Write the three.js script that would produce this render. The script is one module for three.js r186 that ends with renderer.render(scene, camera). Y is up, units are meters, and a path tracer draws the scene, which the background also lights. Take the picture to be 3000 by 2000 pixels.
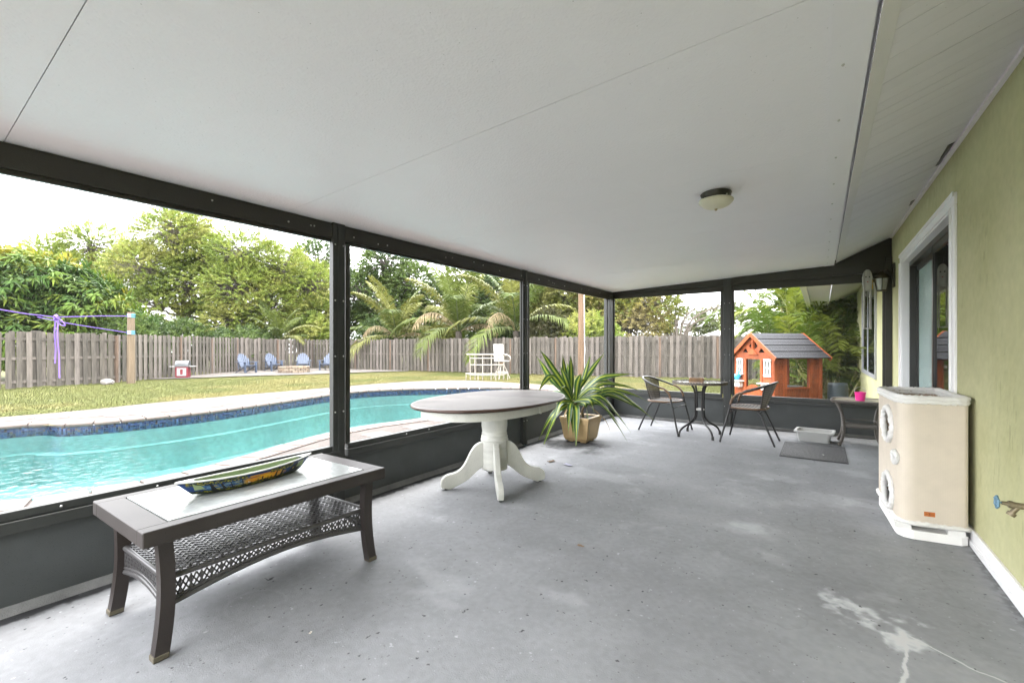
import * as THREE from 'three';
import { RoundedBoxGeometry } from 'three/addons/geometries/RoundedBoxGeometry.js';
import { mergeGeometries, toCreasedNormals } from 'three/addons/utils/BufferGeometryUtils.js';

// ---------------------------------------------------------------- camera, sky, sun, exposure
const scene = new THREE.Scene();
const camera = new THREE.PerspectiveCamera(2 * Math.atan(1000 / 1315) * 180 / Math.PI, 1.5, 0.05, 600);
camera.position.set(2.982, 1.2, 7.623);
camera.rotation.set(0, 34.6 * Math.PI / 180, 0);
camera.setViewOffset(3000, 2000, 0, -20, 3000, 2000);   // level shift lens: horizon a little below the middle
const renderer = new THREE.WebGLRenderer();
renderer.toneMapping = THREE.LinearToneMapping;
renderer.toneMappingExposure = 10.9;
renderer.shadowMap.enabled = true;

const SUN = new THREE.Vector3(-0.2, 0.97, -0.12).normalize();
const sun = new THREE.DirectionalLight(new THREE.Color(1, 0.96, 0.9), 1.0);
sun.position.copy(SUN).multiplyScalar(60);
sun.castShadow = true; sun.shadow.radius = 60;
Object.assign(sun.shadow.camera, { left: -45, right: 45, top: 45, bottom: -45, near: 1, far: 160 });
sun.shadow.mapSize.set(2048, 2048);
scene.add(sun, sun.target);

function hash(x, y, s) { let n = Math.imul(x, 374761393) + Math.imul(y, 668265263) + Math.imul(s, 1274126177) | 0; n = Math.imul(n ^ (n >>> 13), 1274126177); n = Math.imul(n ^ (n >>> 15), 2246822519); return ((n ^ (n >>> 16)) >>> 0) / 4294967296; }
function vn(x, y, px, py, s) {
  const xi = Math.floor(x), yi = Math.floor(y), fx = x - xi, fy = y - yi, ux = fx * fx * (3 - 2 * fx), uy = fy * fy * (3 - 2 * fy);
  const x0 = ((xi % px) + px) % px, x1 = (x0 + 1) % px, y0 = ((yi % py) + py) % py, y1 = (y0 + 1) % py;
  const a = hash(x0, y0, s), b = hash(x1, y0, s), c = hash(x0, y1, s), d = hash(x1, y1, s);
  return a + (b - a) * ux + (c - a) * uy + (a - b - c + d) * ux * uy;
}
function fbm(u, v, px, py, oct, s) { let t = 0, a = 0.5, w = 0; for (let i = 0; i < oct; i++) { t += a * vn(u * px, v * py, px, py, s + i); w += a; a *= 0.5; px *= 2; py *= 2; } return t / w; }

{ // overcast white sky, thin cloud, a little brighter overhead
  const W = 512, Hh = 256, d = new Float32Array(W * Hh * 4);
  for (let j = 0; j < Hh; j++) for (let i = 0; i < W; i++) {
    const el = (j + 0.5) / Hh * Math.PI - Math.PI / 2, up = Math.max(0, Math.sin(el));
    const c = fbm(i / W, j / Hh, 8, 8, 4, 11), L = (1.05 + 0.4 * up) * (0.86 + 0.28 * c), k = (j * W + i) * 4;
    d[k] = L * 0.985; d[k + 1] = L; d[k + 2] = L * 1.03; d[k + 3] = 1;
  }
  const t = new THREE.DataTexture(d, W, Hh, THREE.RGBAFormat, THREE.FloatType);
  t.mapping = THREE.EquirectangularReflectionMapping; t.magFilter = THREE.LinearFilter; t.minFilter = THREE.LinearFilter; t.needsUpdate = true;
  scene.background = t; scene.environment = t;
}

// ---------------------------------------------------------------- helpers
const V = (x, y, z) => new THREE.Vector3(x, y, z);
function RNG(s) { return () => { s = s + 0x6D2B79F5 | 0; let t = Math.imul(s ^ s >>> 15, 1 | s); t = t + Math.imul(t ^ t >>> 7, 61 | t) ^ t; return ((t ^ t >>> 14) >>> 0) / 4294967296; }; }
const taken = {};
function numbered(n) { if (!(n in taken)) { taken[n] = 0; return n; } taken[n]++; return n + '_' + String(taken[n]).padStart(3, '0'); }
function obj(name, g, m, parent) {
  if (Array.isArray(g)) g = merge(g);
  const o = new THREE.Mesh(g, m); o.name = parent ? name : numbered(name); o.castShadow = o.receiveShadow = true;
  (parent || scene).add(o); return o;
}
function thing(name, label, category, [x, y, z] = [0, 0, 0], turn = 0, group) {
  const o = new THREE.Group(); o.name = numbered(name); scene.add(o); o.position.set(x, y, z); o.rotation.y = turn;
  return tag(o, label, category, group);
}
function tag(o, label, category, group, kind) { o.userData = { label, category }; if (group) o.userData.group = group; if (kind) o.userData.kind = kind; return o; }
function struct(name, g, m, label) { const o = g ? obj(name, g, m) : new THREE.Group(); if (!g) { o.name = numbered(name); scene.add(o); } o.userData = { kind: 'structure' }; if (label) { o.userData.label = label; } return o; }
function merge(list) {
  list = list.map(g => { g = g.index ? g.toNonIndexed() : g; for (const k of Object.keys(g.attributes)) if (!['position', 'normal', 'uv'].includes(k)) g.deleteAttribute(k); if (!g.attributes.uv) g.setAttribute('uv', new THREE.Float32BufferAttribute(new Float32Array(g.attributes.position.count * 2), 2)); return g; });
  return mergeGeometries(list);
}
function muv(g, s = 1) { // uv in metres from the side each face turns to
  g = g.index ? g.toNonIndexed() : g; const p = g.attributes.position, n = g.attributes.normal, uv = new Float32Array(p.count * 2);
  for (let i = 0; i < p.count; i += 3) {
    let ax = 0, ay = 0, az = 0; for (let k = 0; k < 3; k++) { ax += n.getX(i + k); ay += n.getY(i + k); az += n.getZ(i + k); }
    ax = Math.abs(ax); ay = Math.abs(ay); az = Math.abs(az);
    for (let k = 0; k < 3; k++) { const j = i + k, x = p.getX(j), y = p.getY(j), z = p.getZ(j); const [a, b] = ay >= ax && ay >= az ? [x, z] : ax >= az ? [z, y] : [x, y]; uv[j * 2] = a * s; uv[j * 2 + 1] = b * s; }
  }
  g.setAttribute('uv', new THREE.BufferAttribute(uv, 2)); return g;
}
function ouv(g, du, dv) { const a = g.attributes.uv; for (let i = 0; i < a.count; i++) a.setXY(i, a.getX(i) + du, a.getY(i) + dv); return g; }
const box = (w, h, d, x = 0, y = 0, z = 0) => muv(new THREE.BoxGeometry(w, h, d).translate(x, y, z));
const b2 = (x0, x1, y0, y1, z0, z1) => box(x1 - x0, y1 - y0, z1 - z0, (x0 + x1) / 2, (y0 + y1) / 2, (z0 + z1) / 2);
const rbox = (w, h, d, r, x = 0, y = 0, z = 0) => muv(new RoundedBoxGeometry(w, h, d, 2, r).translate(x, y, z));
const rb2 = (r, x0, x1, y0, y1, z0, z1) => rbox(x1 - x0, y1 - y0, z1 - z0, r, (x0 + x1) / 2, (y0 + y1) / 2, (z0 + z1) / 2);
function hexa(c) { // 8 corners: 0-3 bottom loop, 4-7 top loop
  const f = [[0, 1, 2, 3], [7, 6, 5, 4], [0, 4, 5, 1], [1, 5, 6, 2], [2, 6, 7, 3], [3, 7, 4, 0]], p = [];
  for (const [a, b, d, e] of f) for (const k of [a, b, d, a, d, e]) p.push(...c[k]);
  const g = new THREE.BufferGeometry(); g.setAttribute('position', new THREE.Float32BufferAttribute(p, 3)); g.computeVertexNormals(); return muv(g);
}
function align(g, a, b) { // geometry along +y of unit centre -> between a and b
  const d = b.clone().sub(a), q = new THREE.Quaternion().setFromUnitVectors(V(0, 1, 0), d.clone().normalize());
  return g.applyQuaternion(q).translate((a.x + b.x) / 2, (a.y + b.y) / 2, (a.z + b.z) / 2);
}
const rod = (a, b, r, r2 = r, n = 10) => align(new THREE.CylinderGeometry(r2, r, a.distanceTo(b), n), a, b);
const cyl = (r0, r1, h, x, y, z, n = 20) => new THREE.CylinderGeometry(r1, r0, h, n).translate(x, y + h / 2, z);
function strip(a, b, w, t, up = V(0, 1, 0)) { // flat strip from a to b
  const d = b.clone().sub(a), L = d.length(); d.normalize(); const s = up.clone().cross(d).normalize(), u = d.clone().cross(s);
  const m = new THREE.Matrix4().makeBasis(s, u, d).setPosition(a.clone().add(b).multiplyScalar(0.5)); return new THREE.BoxGeometry(w, t, L).applyMatrix4(m);
}
const curve = pts => new THREE.CatmullRomCurve3(pts.map(p => p.isVector3 ? p : V(...p)), false, 'centripetal');
const tube = (pts, r, n = 32, k = 8, closed = false) => { const c = new THREE.CatmullRomCurve3(pts.map(p => p.isVector3 ? p : V(...p)), closed, 'centripetal'); return new THREE.TubeGeometry(c, n, r, k, closed); };
function tubeCap(pts, r, n = 32, k = 8) { const c = curve(pts), g = [new THREE.TubeGeometry(c, n, r, k)]; for (const t of [0, 1]) g.push(new THREE.SphereGeometry(r, k, 5).translate(...c.getPoint(t).toArray())); return merge(g); }
const lathe = (prof, n = 32) => new THREE.LatheGeometry(prof.map(([r, y]) => new THREE.Vector2(r, y)), n);
function ribbon(pts, wFn, fold = 0, side = null, n = 10, vScale = 1) { // leaf blade along a curve
  const c = curve(pts), P = [], U = [], I = []; let pr = null;
  for (let i = 0; i <= n; i++) {
    const t = i / n, p = c.getPoint(t), tg = c.getTangent(t); let s = side ? side.clone() : V(0, 1, 0).cross(tg); if (s.lengthSq() < 1e-4) s = pr || V(1, 0, 0);
    s.sub(tg.clone().multiplyScalar(s.dot(tg))).normalize(); if (pr && s.dot(pr) < 0) s.negate(); pr = s; const nrm = tg.clone().cross(s).normalize(), w = wFn(t) / 2;
    for (const k of [-1, 0, 1]) { const q = p.clone().addScaledVector(s, k * w).addScaledVector(nrm, k === 0 ? 0 : w * fold); P.push(q.x, q.y, q.z); U.push((k + 1) / 2, t * vScale); }
    if (i < n) for (let k = 0; k < 2; k++) { const a = i * 3 + k; I.push(a, a + 3, a + 1, a + 1, a + 3, a + 4); }
  }
  const g = new THREE.BufferGeometry(); g.setAttribute('position', new THREE.Float32BufferAttribute(P, 3)); g.setAttribute('uv', new THREE.Float32BufferAttribute(U, 2)); g.setIndex(I); g.computeVertexNormals(); return g;
}
function flat(shape, y, holes = [], div = 24) { // horizontal sheet from [x,z] outline
  const s = new THREE.Shape(shape.map(([x, z]) => new THREE.Vector2(x, -z))); for (const h of holes) s.holes.push(new THREE.Path(h.map(([x, z]) => new THREE.Vector2(x, -z))));
  return muv(new THREE.ShapeGeometry(s, div).rotateX(-Math.PI / 2).translate(0, y, 0));
}
function inside(x, z, poly) { let c = false; for (let i = 0, j = poly.length - 1; i < poly.length; j = i++) { const [xi, zi] = poly[i], [xj, zj] = poly[j]; if ((zi > z) !== (zj > z) && x < (xj - xi) * (z - zi) / (zj - zi) + xi) c = !c; } return c; }
function distTo(x, z, poly) { let m = 1e9; for (let i = 0, j = poly.length - 1; i < poly.length; j = i++) { const [ax, az] = poly[j], [bx, bz] = poly[i], dx = bx - ax, dz = bz - az, t = Math.max(0, Math.min(1, ((x - ax) * dx + (z - az) * dz) / (dx * dx + dz * dz + 1e-9))); m = Math.min(m, Math.hypot(x - ax - t * dx, z - az - t * dz)); } return m; }
const smooth = (a, b, x) => { const t = Math.max(0, Math.min(1, (x - a) / (b - a))); return t * t * (3 - 2 * t); };

// ---------------------------------------------------------------- textures
function tex(w, h, fn, srgb = true) {
  const d = new Uint8Array(w * h * 4), o = [0, 0, 0];
  for (let j = 0; j < h; j++) for (let i = 0; i < w; i++) { const g = fn(i / w, j / h, o), k = (j * w + i) * 4; if (typeof g === 'number') o[0] = o[1] = o[2] = g; for (let c = 0; c < 3; c++) d[k + c] = Math.max(0, Math.min(255, o[c] * 255)); d[k + 3] = 255; }
  const t = new THREE.DataTexture(d, w, h); t.wrapS = t.wrapT = THREE.RepeatWrapping; t.magFilter = THREE.LinearFilter; t.minFilter = THREE.LinearMipmapLinearFilter; t.generateMipmaps = true; if (srgb) t.colorSpace = THREE.SRGBColorSpace; t.needsUpdate = true; return t;
}
const rep = (t, x, y = x) => { const c = t.clone(); c.repeat.set(x, y); c.needsUpdate = true; return c; };
const T = {};
T.mottle = tex(512, 512, (u, v) => { const a = fbm(u, v, 4, 4, 6, 1), b = fbm(u, v, 32, 32, 3, 9); return 0.78 + 0.26 * (a - 0.5) + 0.16 * (b - 0.5) + 0.1; });
T.fine = tex(256, 256, (u, v) => 0.5 + 0.9 * (fbm(u, v, 48, 48, 3, 5) - 0.5), false);
T.grime = tex(512, 512, (u, v) => { const a = fbm(u, v, 5, 5, 5, 21), s = hash(Math.floor(u * 512), Math.floor(v * 512), 4); return 0.86 + 0.2 * (a - 0.5) + (s > 0.997 ? 0.25 : s < 0.006 ? -0.3 : 0); });
T.wood = tex(256, 512, (u, v) => { const w = fbm(u, v, 4, 2, 3, 31), g = fbm(u + 0.05 * w, v, 48, 3, 3, 33), k = fbm(u, v, 6, 5, 3, 37); return 0.84 + 0.34 * (g - 0.5) + 0.3 * (k - 0.5); });
T.stucco = tex(1024, 1024, (u, v) => { const a = fbm(u, v, 40, 28, 3, 41), b = fbm(u, v, 9, 5, 3, 42), r = fbm(u, v, 64, 18, 3, 45); return 0.55 + 0.35 * (a - 0.5) * 2 * smooth(0.4, 0.6, b) - 0.22 * smooth(0.69, 0.76, r) * smooth(0.5, 0.62, b) + 0.1 * (fbm(u, v, 120, 120, 2, 46) - 0.5); }, false);
T.stuccoC = tex(1024, 1024, (u, v, o) => { const a = fbm(u, v, 5, 5, 5, 47), f = fbm(u, v, 60, 60, 2, 48), r = fbm(u, v, 64, 18, 3, 45), b = fbm(u, v, 9, 5, 3, 42); let g = 0.93 + 0.1 * (a - 0.5) + 0.06 * (f - 0.5); g *= 1 - 0.06 * smooth(0.7, 0.76, r) * smooth(0.5, 0.62, b); o[0] = o[1] = g; o[2] = g * (0.98 + 0.06 * (a - 0.5)); });
T.ceil = tex(512, 512, (u, v) => 0.5 + 0.6 * (fbm(u, v, 90, 90, 2, 51) - 0.5) + 0.3 * (fbm(u, v, 30, 30, 2, 52) - 0.5), false);
T.ceilC = tex(1024, 1024, (u, v) => { const a = fbm(u, v, 3, 3, 5, 55), s = hash(Math.floor(u * 1024), Math.floor(v * 1024), 8); return 0.965 + 0.035 * (a - 0.5) - (s > 0.9999 ? 0.4 : 0); });
const std = (r, g, b, rough = 0.7, extra = {}) => new THREE.MeshStandardMaterial({ color: new THREE.Color().setRGB(r, g, b), roughness: rough, side: THREE.DoubleSide, ...extra });
const phy = (r, g, b, rough = 0.7, extra = {}) => new THREE.MeshPhysicalMaterial({ color: new THREE.Color().setRGB(r, g, b), roughness: rough, side: THREE.DoubleSide, ...extra });
// ================================================================ patio floor
const YG = -0.115, YD = -0.1;   // lawn and pool deck levels; the patio floor is y = 0
T.floor = tex(1024, 2048, (u, v, o) => { // x = 4u - 0.12, z = 8v
  const x = 4 * u - 0.12, z = 8 * v;
  const a = fbm(u, v, 5, 10, 6, 61), sw = fbm(u + 0.12 * a, v, 7, 26, 4, 62), sw2 = fbm(u, v + 0.05 * a, 22, 9, 4, 67), f = fbm(u, v, 180, 360, 2, 63), pat = fbm(u, v, 10, 20, 5, 65);
  let g = 0.735 + 0.1 * (a - 0.5) + 0.1 * (sw - 0.5) + 0.05 * (sw2 - 0.5) + 0.055 * (f - 0.5); let w = 0;
  g += 0.06 * smooth(0.55, 0.72, pat) * smooth(0.45, 0.6, sw);                    // scuffed paler smears
  const n = fbm(u, v, 60, 120, 4, 66), n2 = fbm(u, v, 18, 36, 4, 68);
  // worn white patch with two cracks
  const px = x - 3.24, pz = z - 5.12, rx = px * 0.8 - pz * 0.6, rz = px * 0.6 + pz * 0.8, e = Math.hypot(rx / 0.15, rz / 0.2);
  w = Math.max(w, smooth(1.1, 0.6, e + 2.4 * (n2 - 0.5) + 1.6 * (n - 0.5)) * Math.max(0.1, 0.3 + 1.1 * n + 0.5 * (f - 0.5)));
  const crack = (pts, wd) => { let m = 1e9; const jx = 0.09 * (n2 - 0.5) + 0.03 * (n - 0.5), jz = 0.06 * (fbm(u, v, 18, 36, 3, 69) - 0.5); for (let i = 0; i + 1 < pts.length; i++) { const [ax, az] = pts[i], [bx, bz] = pts[i + 1], dx = bx - ax, dz = bz - az, t = Math.max(0, Math.min(1, ((x + jx - ax) * dx + (z + jz - az) * dz) / (dx * dx + dz * dz))); m = Math.min(m, Math.hypot(x + jx - ax - t * dx, z + jz - az - t * dz)); } return smooth(wd, wd * 0.3, m + 0.006 * (n - 0.5)); };
  if (x > 3 && z > 4.9 && z < 5.9) w = Math.max(w, 0.9 * crack([[3.255, 5.2], [3.269, 5.315], [3.247, 5.398], [3.248, 5.436], [3.2, 5.53], [3.17, 5.7]], 0.0085), 0.75 * crack([[3.3, 5.14], [3.379, 5.196], [3.431, 5.231], [3.478, 5.271], [3.56, 5.3]], 0.007));
  if (z > 2.6 && z < 5.5) w = Math.max(w, 0.16 * smooth(0.6, 0.75, n2 + 0.25 * (n - 0.5)) * smooth(0.5, 0.62, pat));
  g += w * 0.36;
  // dirt swept along the low walls, soil round the pot
  const ed = Math.min(x + 0.008 * (7.6 - z), z), dirt = 1.2 * smooth(0.08, 0.025, ed + 0.09 * (n - 0.55) + 0.05 * (n2 - 0.5)) + smooth(0.3, 0.05, Math.hypot((x - 0.42) / 1.4, (z - 2.62)) - 0.1 + 0.5 * (n2 - 0.5)) * 0.9;
  g -= Math.min(0.52, dirt * 0.5) * (0.8 + 0.5 * (n - 0.5));
  const gw = smooth(0.1, 0.02, 3.746 - x + 0.2 * (n - 0.5)); g -= 0.22 * gw * smooth(0.45, 0.6, n);
  const ring = Math.abs(Math.hypot((x - 0.8) * 0.9, (z - 6.57) * 1.1) - 0.13 + 0.02 * (n2 - 0.5)); g += 0.03 * smooth(0.012, 0.003, ring) * smooth(0.5, 0.62, fbm(u, v, 14, 28, 2, 72));
  const hs = hash(Math.floor(u * 1024), Math.floor(v * 2048), 77), hc = hash(Math.floor(u * 340), Math.floor(v * 680), 78);
  if (hs > 0.9985) g -= 0.22; if (hs < 0.0008) g += 0.16; const sp = fbm(u, v, 150, 300, 3, 73), sp2 = fbm(u, v, 130, 260, 3, 74); g -= 0.34 * smooth(0.845, 0.87, sp) + 0.0 * hc; g += 0.16 * smooth(0.85, 0.875, sp2);
  const veins = Math.abs(fbm(u, v, 6, 14, 4, 79) - 0.5); if (veins < 0.003 && a > 0.54) g -= 0.025;
  o[0] = g * 0.985; o[1] = g * 0.998; o[2] = g * 1.01;
});
{
  const m = phy(0.46, 0.455, 0.46, 0.85, { specularIntensity: 0.35, map: T.floor, bumpMap: rep(T.fine, 20, 40), bumpScale: 0.0009});
  const g = b2(-0.12, 3.75, -0.14, 0, -0.14, 8.5); const p = g.attributes.position, uv = g.attributes.uv; for (let i = 0; i < p.count; i++) uv.setXY(i, (p.getX(i) + 0.12) / 4, p.getZ(i) / 8);
  struct('patio_floor', g, m, 'grey painted concrete patio floor with scuffs and cracks');
}
// ================================================================ screen walls
const M = {};
M.bronze = std(0.023, 0.022, 0.016, 0.42, { map: T.grime, bumpMap: rep(T.fine, 4), bumpScale: 0.0004 });
M.bronze2 = std(0.036, 0.039, 0.036, 0.5, { map: T.grime });
M.panel = std(0.066, 0.073, 0.073, 0.62, { map: T.grime, bumpMap: rep(T.fine, 8), bumpScale: 0.001 });
M.concrete = std(0.19, 0.19, 0.185, 0.85, { map: T.mottle, bumpMap: rep(T.fine, 6), bumpScale: 0.003 });
M.screen = std(0.06, 0.06, 0.06, 0.9, { transparent: true, opacity: 0.13 });
M.screw = std(0.5, 0.5, 0.48, 0.35, { metalness: 0.8 });
const ceilY = (x, z) => 2.205 - 0.011 * z + 0.046 * x;
const screwG = new THREE.SphereGeometry(0.006, 8, 5);
{ // left wall along the pool; local z runs from the camera end (0) to the far corner (-7.7)
  const w = thing('screen_wall', 'long dark bronze screen wall with low grey kick panels facing the pool', 'screen wall', [0, 0, 7.6], 0.0095);
  const Z = z => z - 7.6, bays = [[5.605, 8.28], [2.99, 5.466], [0.22, 2.809]], posts = [8.4, 5.57, 2.935];
  const top = (z) => 2.062 - 0.011 * z, head = z => ceilY(0, z) + 0.004;
  obj('header', [hexa([[-0.055, top(8.5), Z(8.5)], [-0.03, top(8.5), Z(8.5)], [-0.03, top(-0.1), Z(-0.1)], [-0.055, top(-0.1), Z(-0.1)], [-0.055, head(8.5), Z(8.5)], [-0.03, head(8.5), Z(8.5)], [-0.03, head(-0.1), Z(-0.1)], [-0.055, head(-0.1), Z(-0.1)]]),
    hexa([[-0.03, top(8.5) + 0.022, Z(8.5)], [-0.012, top(8.5) + 0.022, Z(8.5)], [-0.012, top(0) + 0.022, Z(0)], [-0.03, top(0) + 0.022, Z(0)], [-0.03, head(8.5) - 0.02, Z(8.5)], [-0.012, head(8.5) - 0.02, Z(8.5)], [-0.012, head(0) - 0.02, Z(0)], [-0.03, head(0) - 0.02, Z(0)]])], M.bronze, w);
  for (const [a, b] of bays) {
    obj('sill_rail', [rb2(0.004, -0.054, -0.012, 0.425, 0.466, Z(a) - 0.02, Z(b) + 0.02), rb2(0.004, -0.054, 0.004, 0.366, 0.423, Z(a) - 0.03, Z(b) + 0.03)], M.bronze2, w);
    obj('stile', [rb2(0.004, -0.05, -0.022, 0.46, top(a) + 0.005, Z(a) - 0.035, Z(a)), rb2(0.003, -0.046, -0.03, 0.462, top(a), Z(a), Z(a) + 0.012)], M.bronze, w);
    obj('stile', [rb2(0.004, -0.05, -0.022, 0.46, top(b) + 0.005, Z(b), Z(b) + 0.035), rb2(0.003, -0.046, -0.03, 0.462, top(b), Z(b) - 0.012, Z(b))], M.bronze, w);
    obj('kick_panel', b2(-0.062, -0.045, 0.03, 0.37, Z(a) - 0.07, Z(b) + 0.07), M.panel, w);
    obj('screen_mesh', hexa([[-0.048, 0.46, Z(b)], [-0.0475, 0.46, Z(b)], [-0.0475, 0.46, Z(a)], [-0.048, 0.46, Z(a)], [-0.048, top(b) + 0.01, Z(b)], [-0.0475, top(b) + 0.01, Z(b)], [-0.0475, top(a) + 0.01, Z(a)], [-0.048, top(a) + 0.01, Z(a)]]), M.screen, w);
  }
  for (const p of posts) { const o = obj('post', [rb2(0.005, -0.053, -0.004, 0.002, head(p) - 0.002, Z(p) - 0.052, Z(p) + 0.052), b2(-0.004, 0.004, 0.002, head(p) - 0.02, Z(p) - 0.014, Z(p) + 0.014)], M.bronze2, w); const s = []; for (let y = 0.3; y < 2.1; y += 0.42) for (const k of [-0.035, 0.035]) s.push(screwG.clone().translate(-0.003, y, Z(p) + k)); obj('screws', s, M.screw, o); }
  obj('corner_post', rb2(0.006, -0.13, -0.015, 0.002, 2.2, Z(-0.1), Z(0.13)), M.bronze2, w);
  obj('base_strip', hexa([[-0.1, 0.001, Z(8.5)], [0, 0.001, Z(8.5)], [0, 0.001, Z(-0.05)], [-0.1, 0.001, Z(-0.05)], [-0.1, 0.05, Z(8.5)], [-0.035, 0.03, Z(8.5)], [-0.035, 0.03, Z(-0.05)], [-0.1, 0.05, Z(-0.05)]]), M.concrete, w);
  const r = RNG(5), s = []; for (let i = 0; i < 40; i++) { const z = r() * 7.4; s.push(screwG.clone().translate(-0.01, r() < 0.5 ? 0.445 : top(z) + 0.05 + 0.05 * r(), Z(z))); } obj('screws', s, M.screw, w);
}
{ // far end wall
  const w = thing('screen_wall', 'far end bronze screen wall with low grey kick panels behind the bistro set', 'screen wall');
  const bays = [[-0.075, 1.687], [1.865, 3.655]], t = 2.082, cy = x => ceilY(x, 0) + 0.002;
  const prism = (x0, x1, y0, yA, yB, z0, z1) => hexa([[x0, y0, z1], [x1, y0, z1], [x1, y0, z0], [x0, y0, z0], [x0, yA, z1], [x1, yB, z1], [x1, yB, z0], [x0, yA, z0]]);
  obj('header', [rb2(0.004, -0.1, 3.7, t, 2.17, -0.055, -0.03), prism(-0.1, 3.1, 2.17, cy(-0.1), cy(3.1), -0.06, -0.012), rb2(0.004, 1.865, 3.62, 2.2, 2.3, -0.06, 0.005)], M.bronze, w);
  obj('gable_panel', hexa([[3.1, 2.17, -0.04], [3.742, 2.17, -0.04], [3.742, 2.17, -0.1], [3.1, 2.17, -0.1], [3.1, 2.352, -0.04], [3.742, 2.66, -0.04], [3.742, 2.66, -0.1], [3.1, 2.352, -0.1]]), M.bronze, w);
  for (const [a, b] of bays) {
    obj('sill_rail', [rb2(0.004, a - 0.02, b + 0.02, 0.432, 0.488, -0.054, -0.012), rb2(0.004, a - 0.03, b + 0.03, 0.392, 0.43, -0.054, 0.004)], M.bronze2, w);
    obj('stile', [rb2(0.004, a - 0.03, a, 0.486, t, -0.05, -0.022), rb2(0.003, a, a + 0.01, 0.486, t, -0.046, -0.03)], M.bronze, w);
    obj('stile', [rb2(0.004, b, b + 0.03, 0.486, t, -0.05, -0.022), rb2(0.003, b - 0.01, b, 0.486, t, -0.046, -0.03)], M.bronze, w);
    obj('kick_panel', b2(a - 0.06, b + 0.06, 0.03, 0.395, -0.06, -0.04), M.panel, w);
    obj('screen_mesh', b2(a, b, 0.48, t + 0.01, -0.048, -0.0475), M.screen, w);
  }
  obj('gable_block', b2(3.095, 3.2, 2.335, 2.5, -0.101, -0.035), M.bronze, w);
  const o = obj('post', [rb2(0.005, 1.722, 1.832, 0.002, cy(1.78) - 0.003, -0.053, 0), b2(1.765, 1.789, 0.002, 2.25, 0, 0.006)], M.bronze2, w);
  const s = []; for (let y = 0.3; y < 2.2; y += 0.4) for (const k of [-0.035, 0.035]) s.push(screwG.clone().translate(1.777 + k, y, 0.001)); obj('screws', s, M.screw, o);
  obj('end_post', rb2(0.004, 3.672, 3.742, 0.002, 2.4, -0.1, -0.005), M.bronze, w);
  obj('base_strip', hexa([[-0.1, 0.001, 0], [3.74, 0.001, 0], [3.74, 0.001, -0.1], [-0.1, 0.001, -0.1], [-0.1, 0.03, -0.035], [3.74, 0.03, -0.035], [3.74, 0.05, -0.1], [-0.1, 0.05, -0.1]]), M.concrete, w);
}
{ // open screened end behind the camera
  const w = thing('screen_wall', 'bronze screen wall closing the near end of the patio', 'screen wall');
  obj('header', b2(-0.1, 3.7, 2.02, 2.12, 8.46, 8.53), M.bronze, w); obj('kick_panel', b2(-0.1, 3.7, 0.03, 0.4, 8.47, 8.51), M.panel, w); obj('sill_rail', b2(-0.1, 3.7, 0.4, 0.47, 8.45, 8.53), M.bronze2, w);
  for (const x of [-0.06, 1.8, 3.68]) obj('post', b2(x - 0.05, x + 0.05, 0.002, 2.14, 8.44, 8.54), M.bronze2, w);
}
// ================================================================ patio ceiling: insulated panels
{
  const c = struct('patio_ceiling', null, null, 'white textured patio ceiling of wide panels'); const m = std(0.85, 0.843, 0.895, 0.5, { map: rep(T.ceilC, 0.4), bumpMap: rep(T.ceil, 1.4), bumpScale: 0.0022 });
  const seams = [8.6, 7.262, 5.965, 4.625, 3.235, 1.85, 0.46, -0.12];
  for (let i = 0; i + 1 < seams.length; i++) { const a = seams[i] - 0.0014, b = seams[i + 1] + 0.0014, x0 = -0.12, x1 = 3.125; const k = [[x0, a], [x1, a], [x1, b], [x0, b]]; obj('ceiling_panel', hexa([...k.map(([x, z]) => [x, ceilY(x, z), z]), ...k.map(([x, z]) => [x, ceilY(x, z) + 0.075, z])]), m, c); }
  const k = [[-0.12, 8.6], [3.125, 8.6], [3.125, -0.13], [-0.12, -0.13]]; obj('roof_deck', hexa([...k.map(([x, z]) => [x, ceilY(x, z) + 0.02, z]), ...k.map(([x, z]) => [x, ceilY(x, z) + 0.09, z])].map((p, i) => i < 4 ? [p[0], p[1] + 0.056, p[2]] : [p[0], p[1] + 0.05, p[2]])), std(0.05, 0.05, 0.05), c);
  const e = [[3.012, 8.6], [3.128, 8.6], [3.128, 0.0], [3.012, 0.0]]; obj('edge_trim', hexa([...e.map(([x, z]) => [x, ceilY(x, z) - 0.005, z]), ...e.map(([x, z]) => [x, ceilY(x, z) - 0.0008, z])]), std(0.85, 0.845, 0.895, 0.4, { map: rep(T.ceilC, 0.6) }), c);
  const s = []; for (let z = 0.3; z < 7; z += 0.52) s.push(screwG.clone().translate(3.05, ceilY(3.05, z) - 0.006, z)); obj('screws', s, M.screw, c);
}
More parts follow.
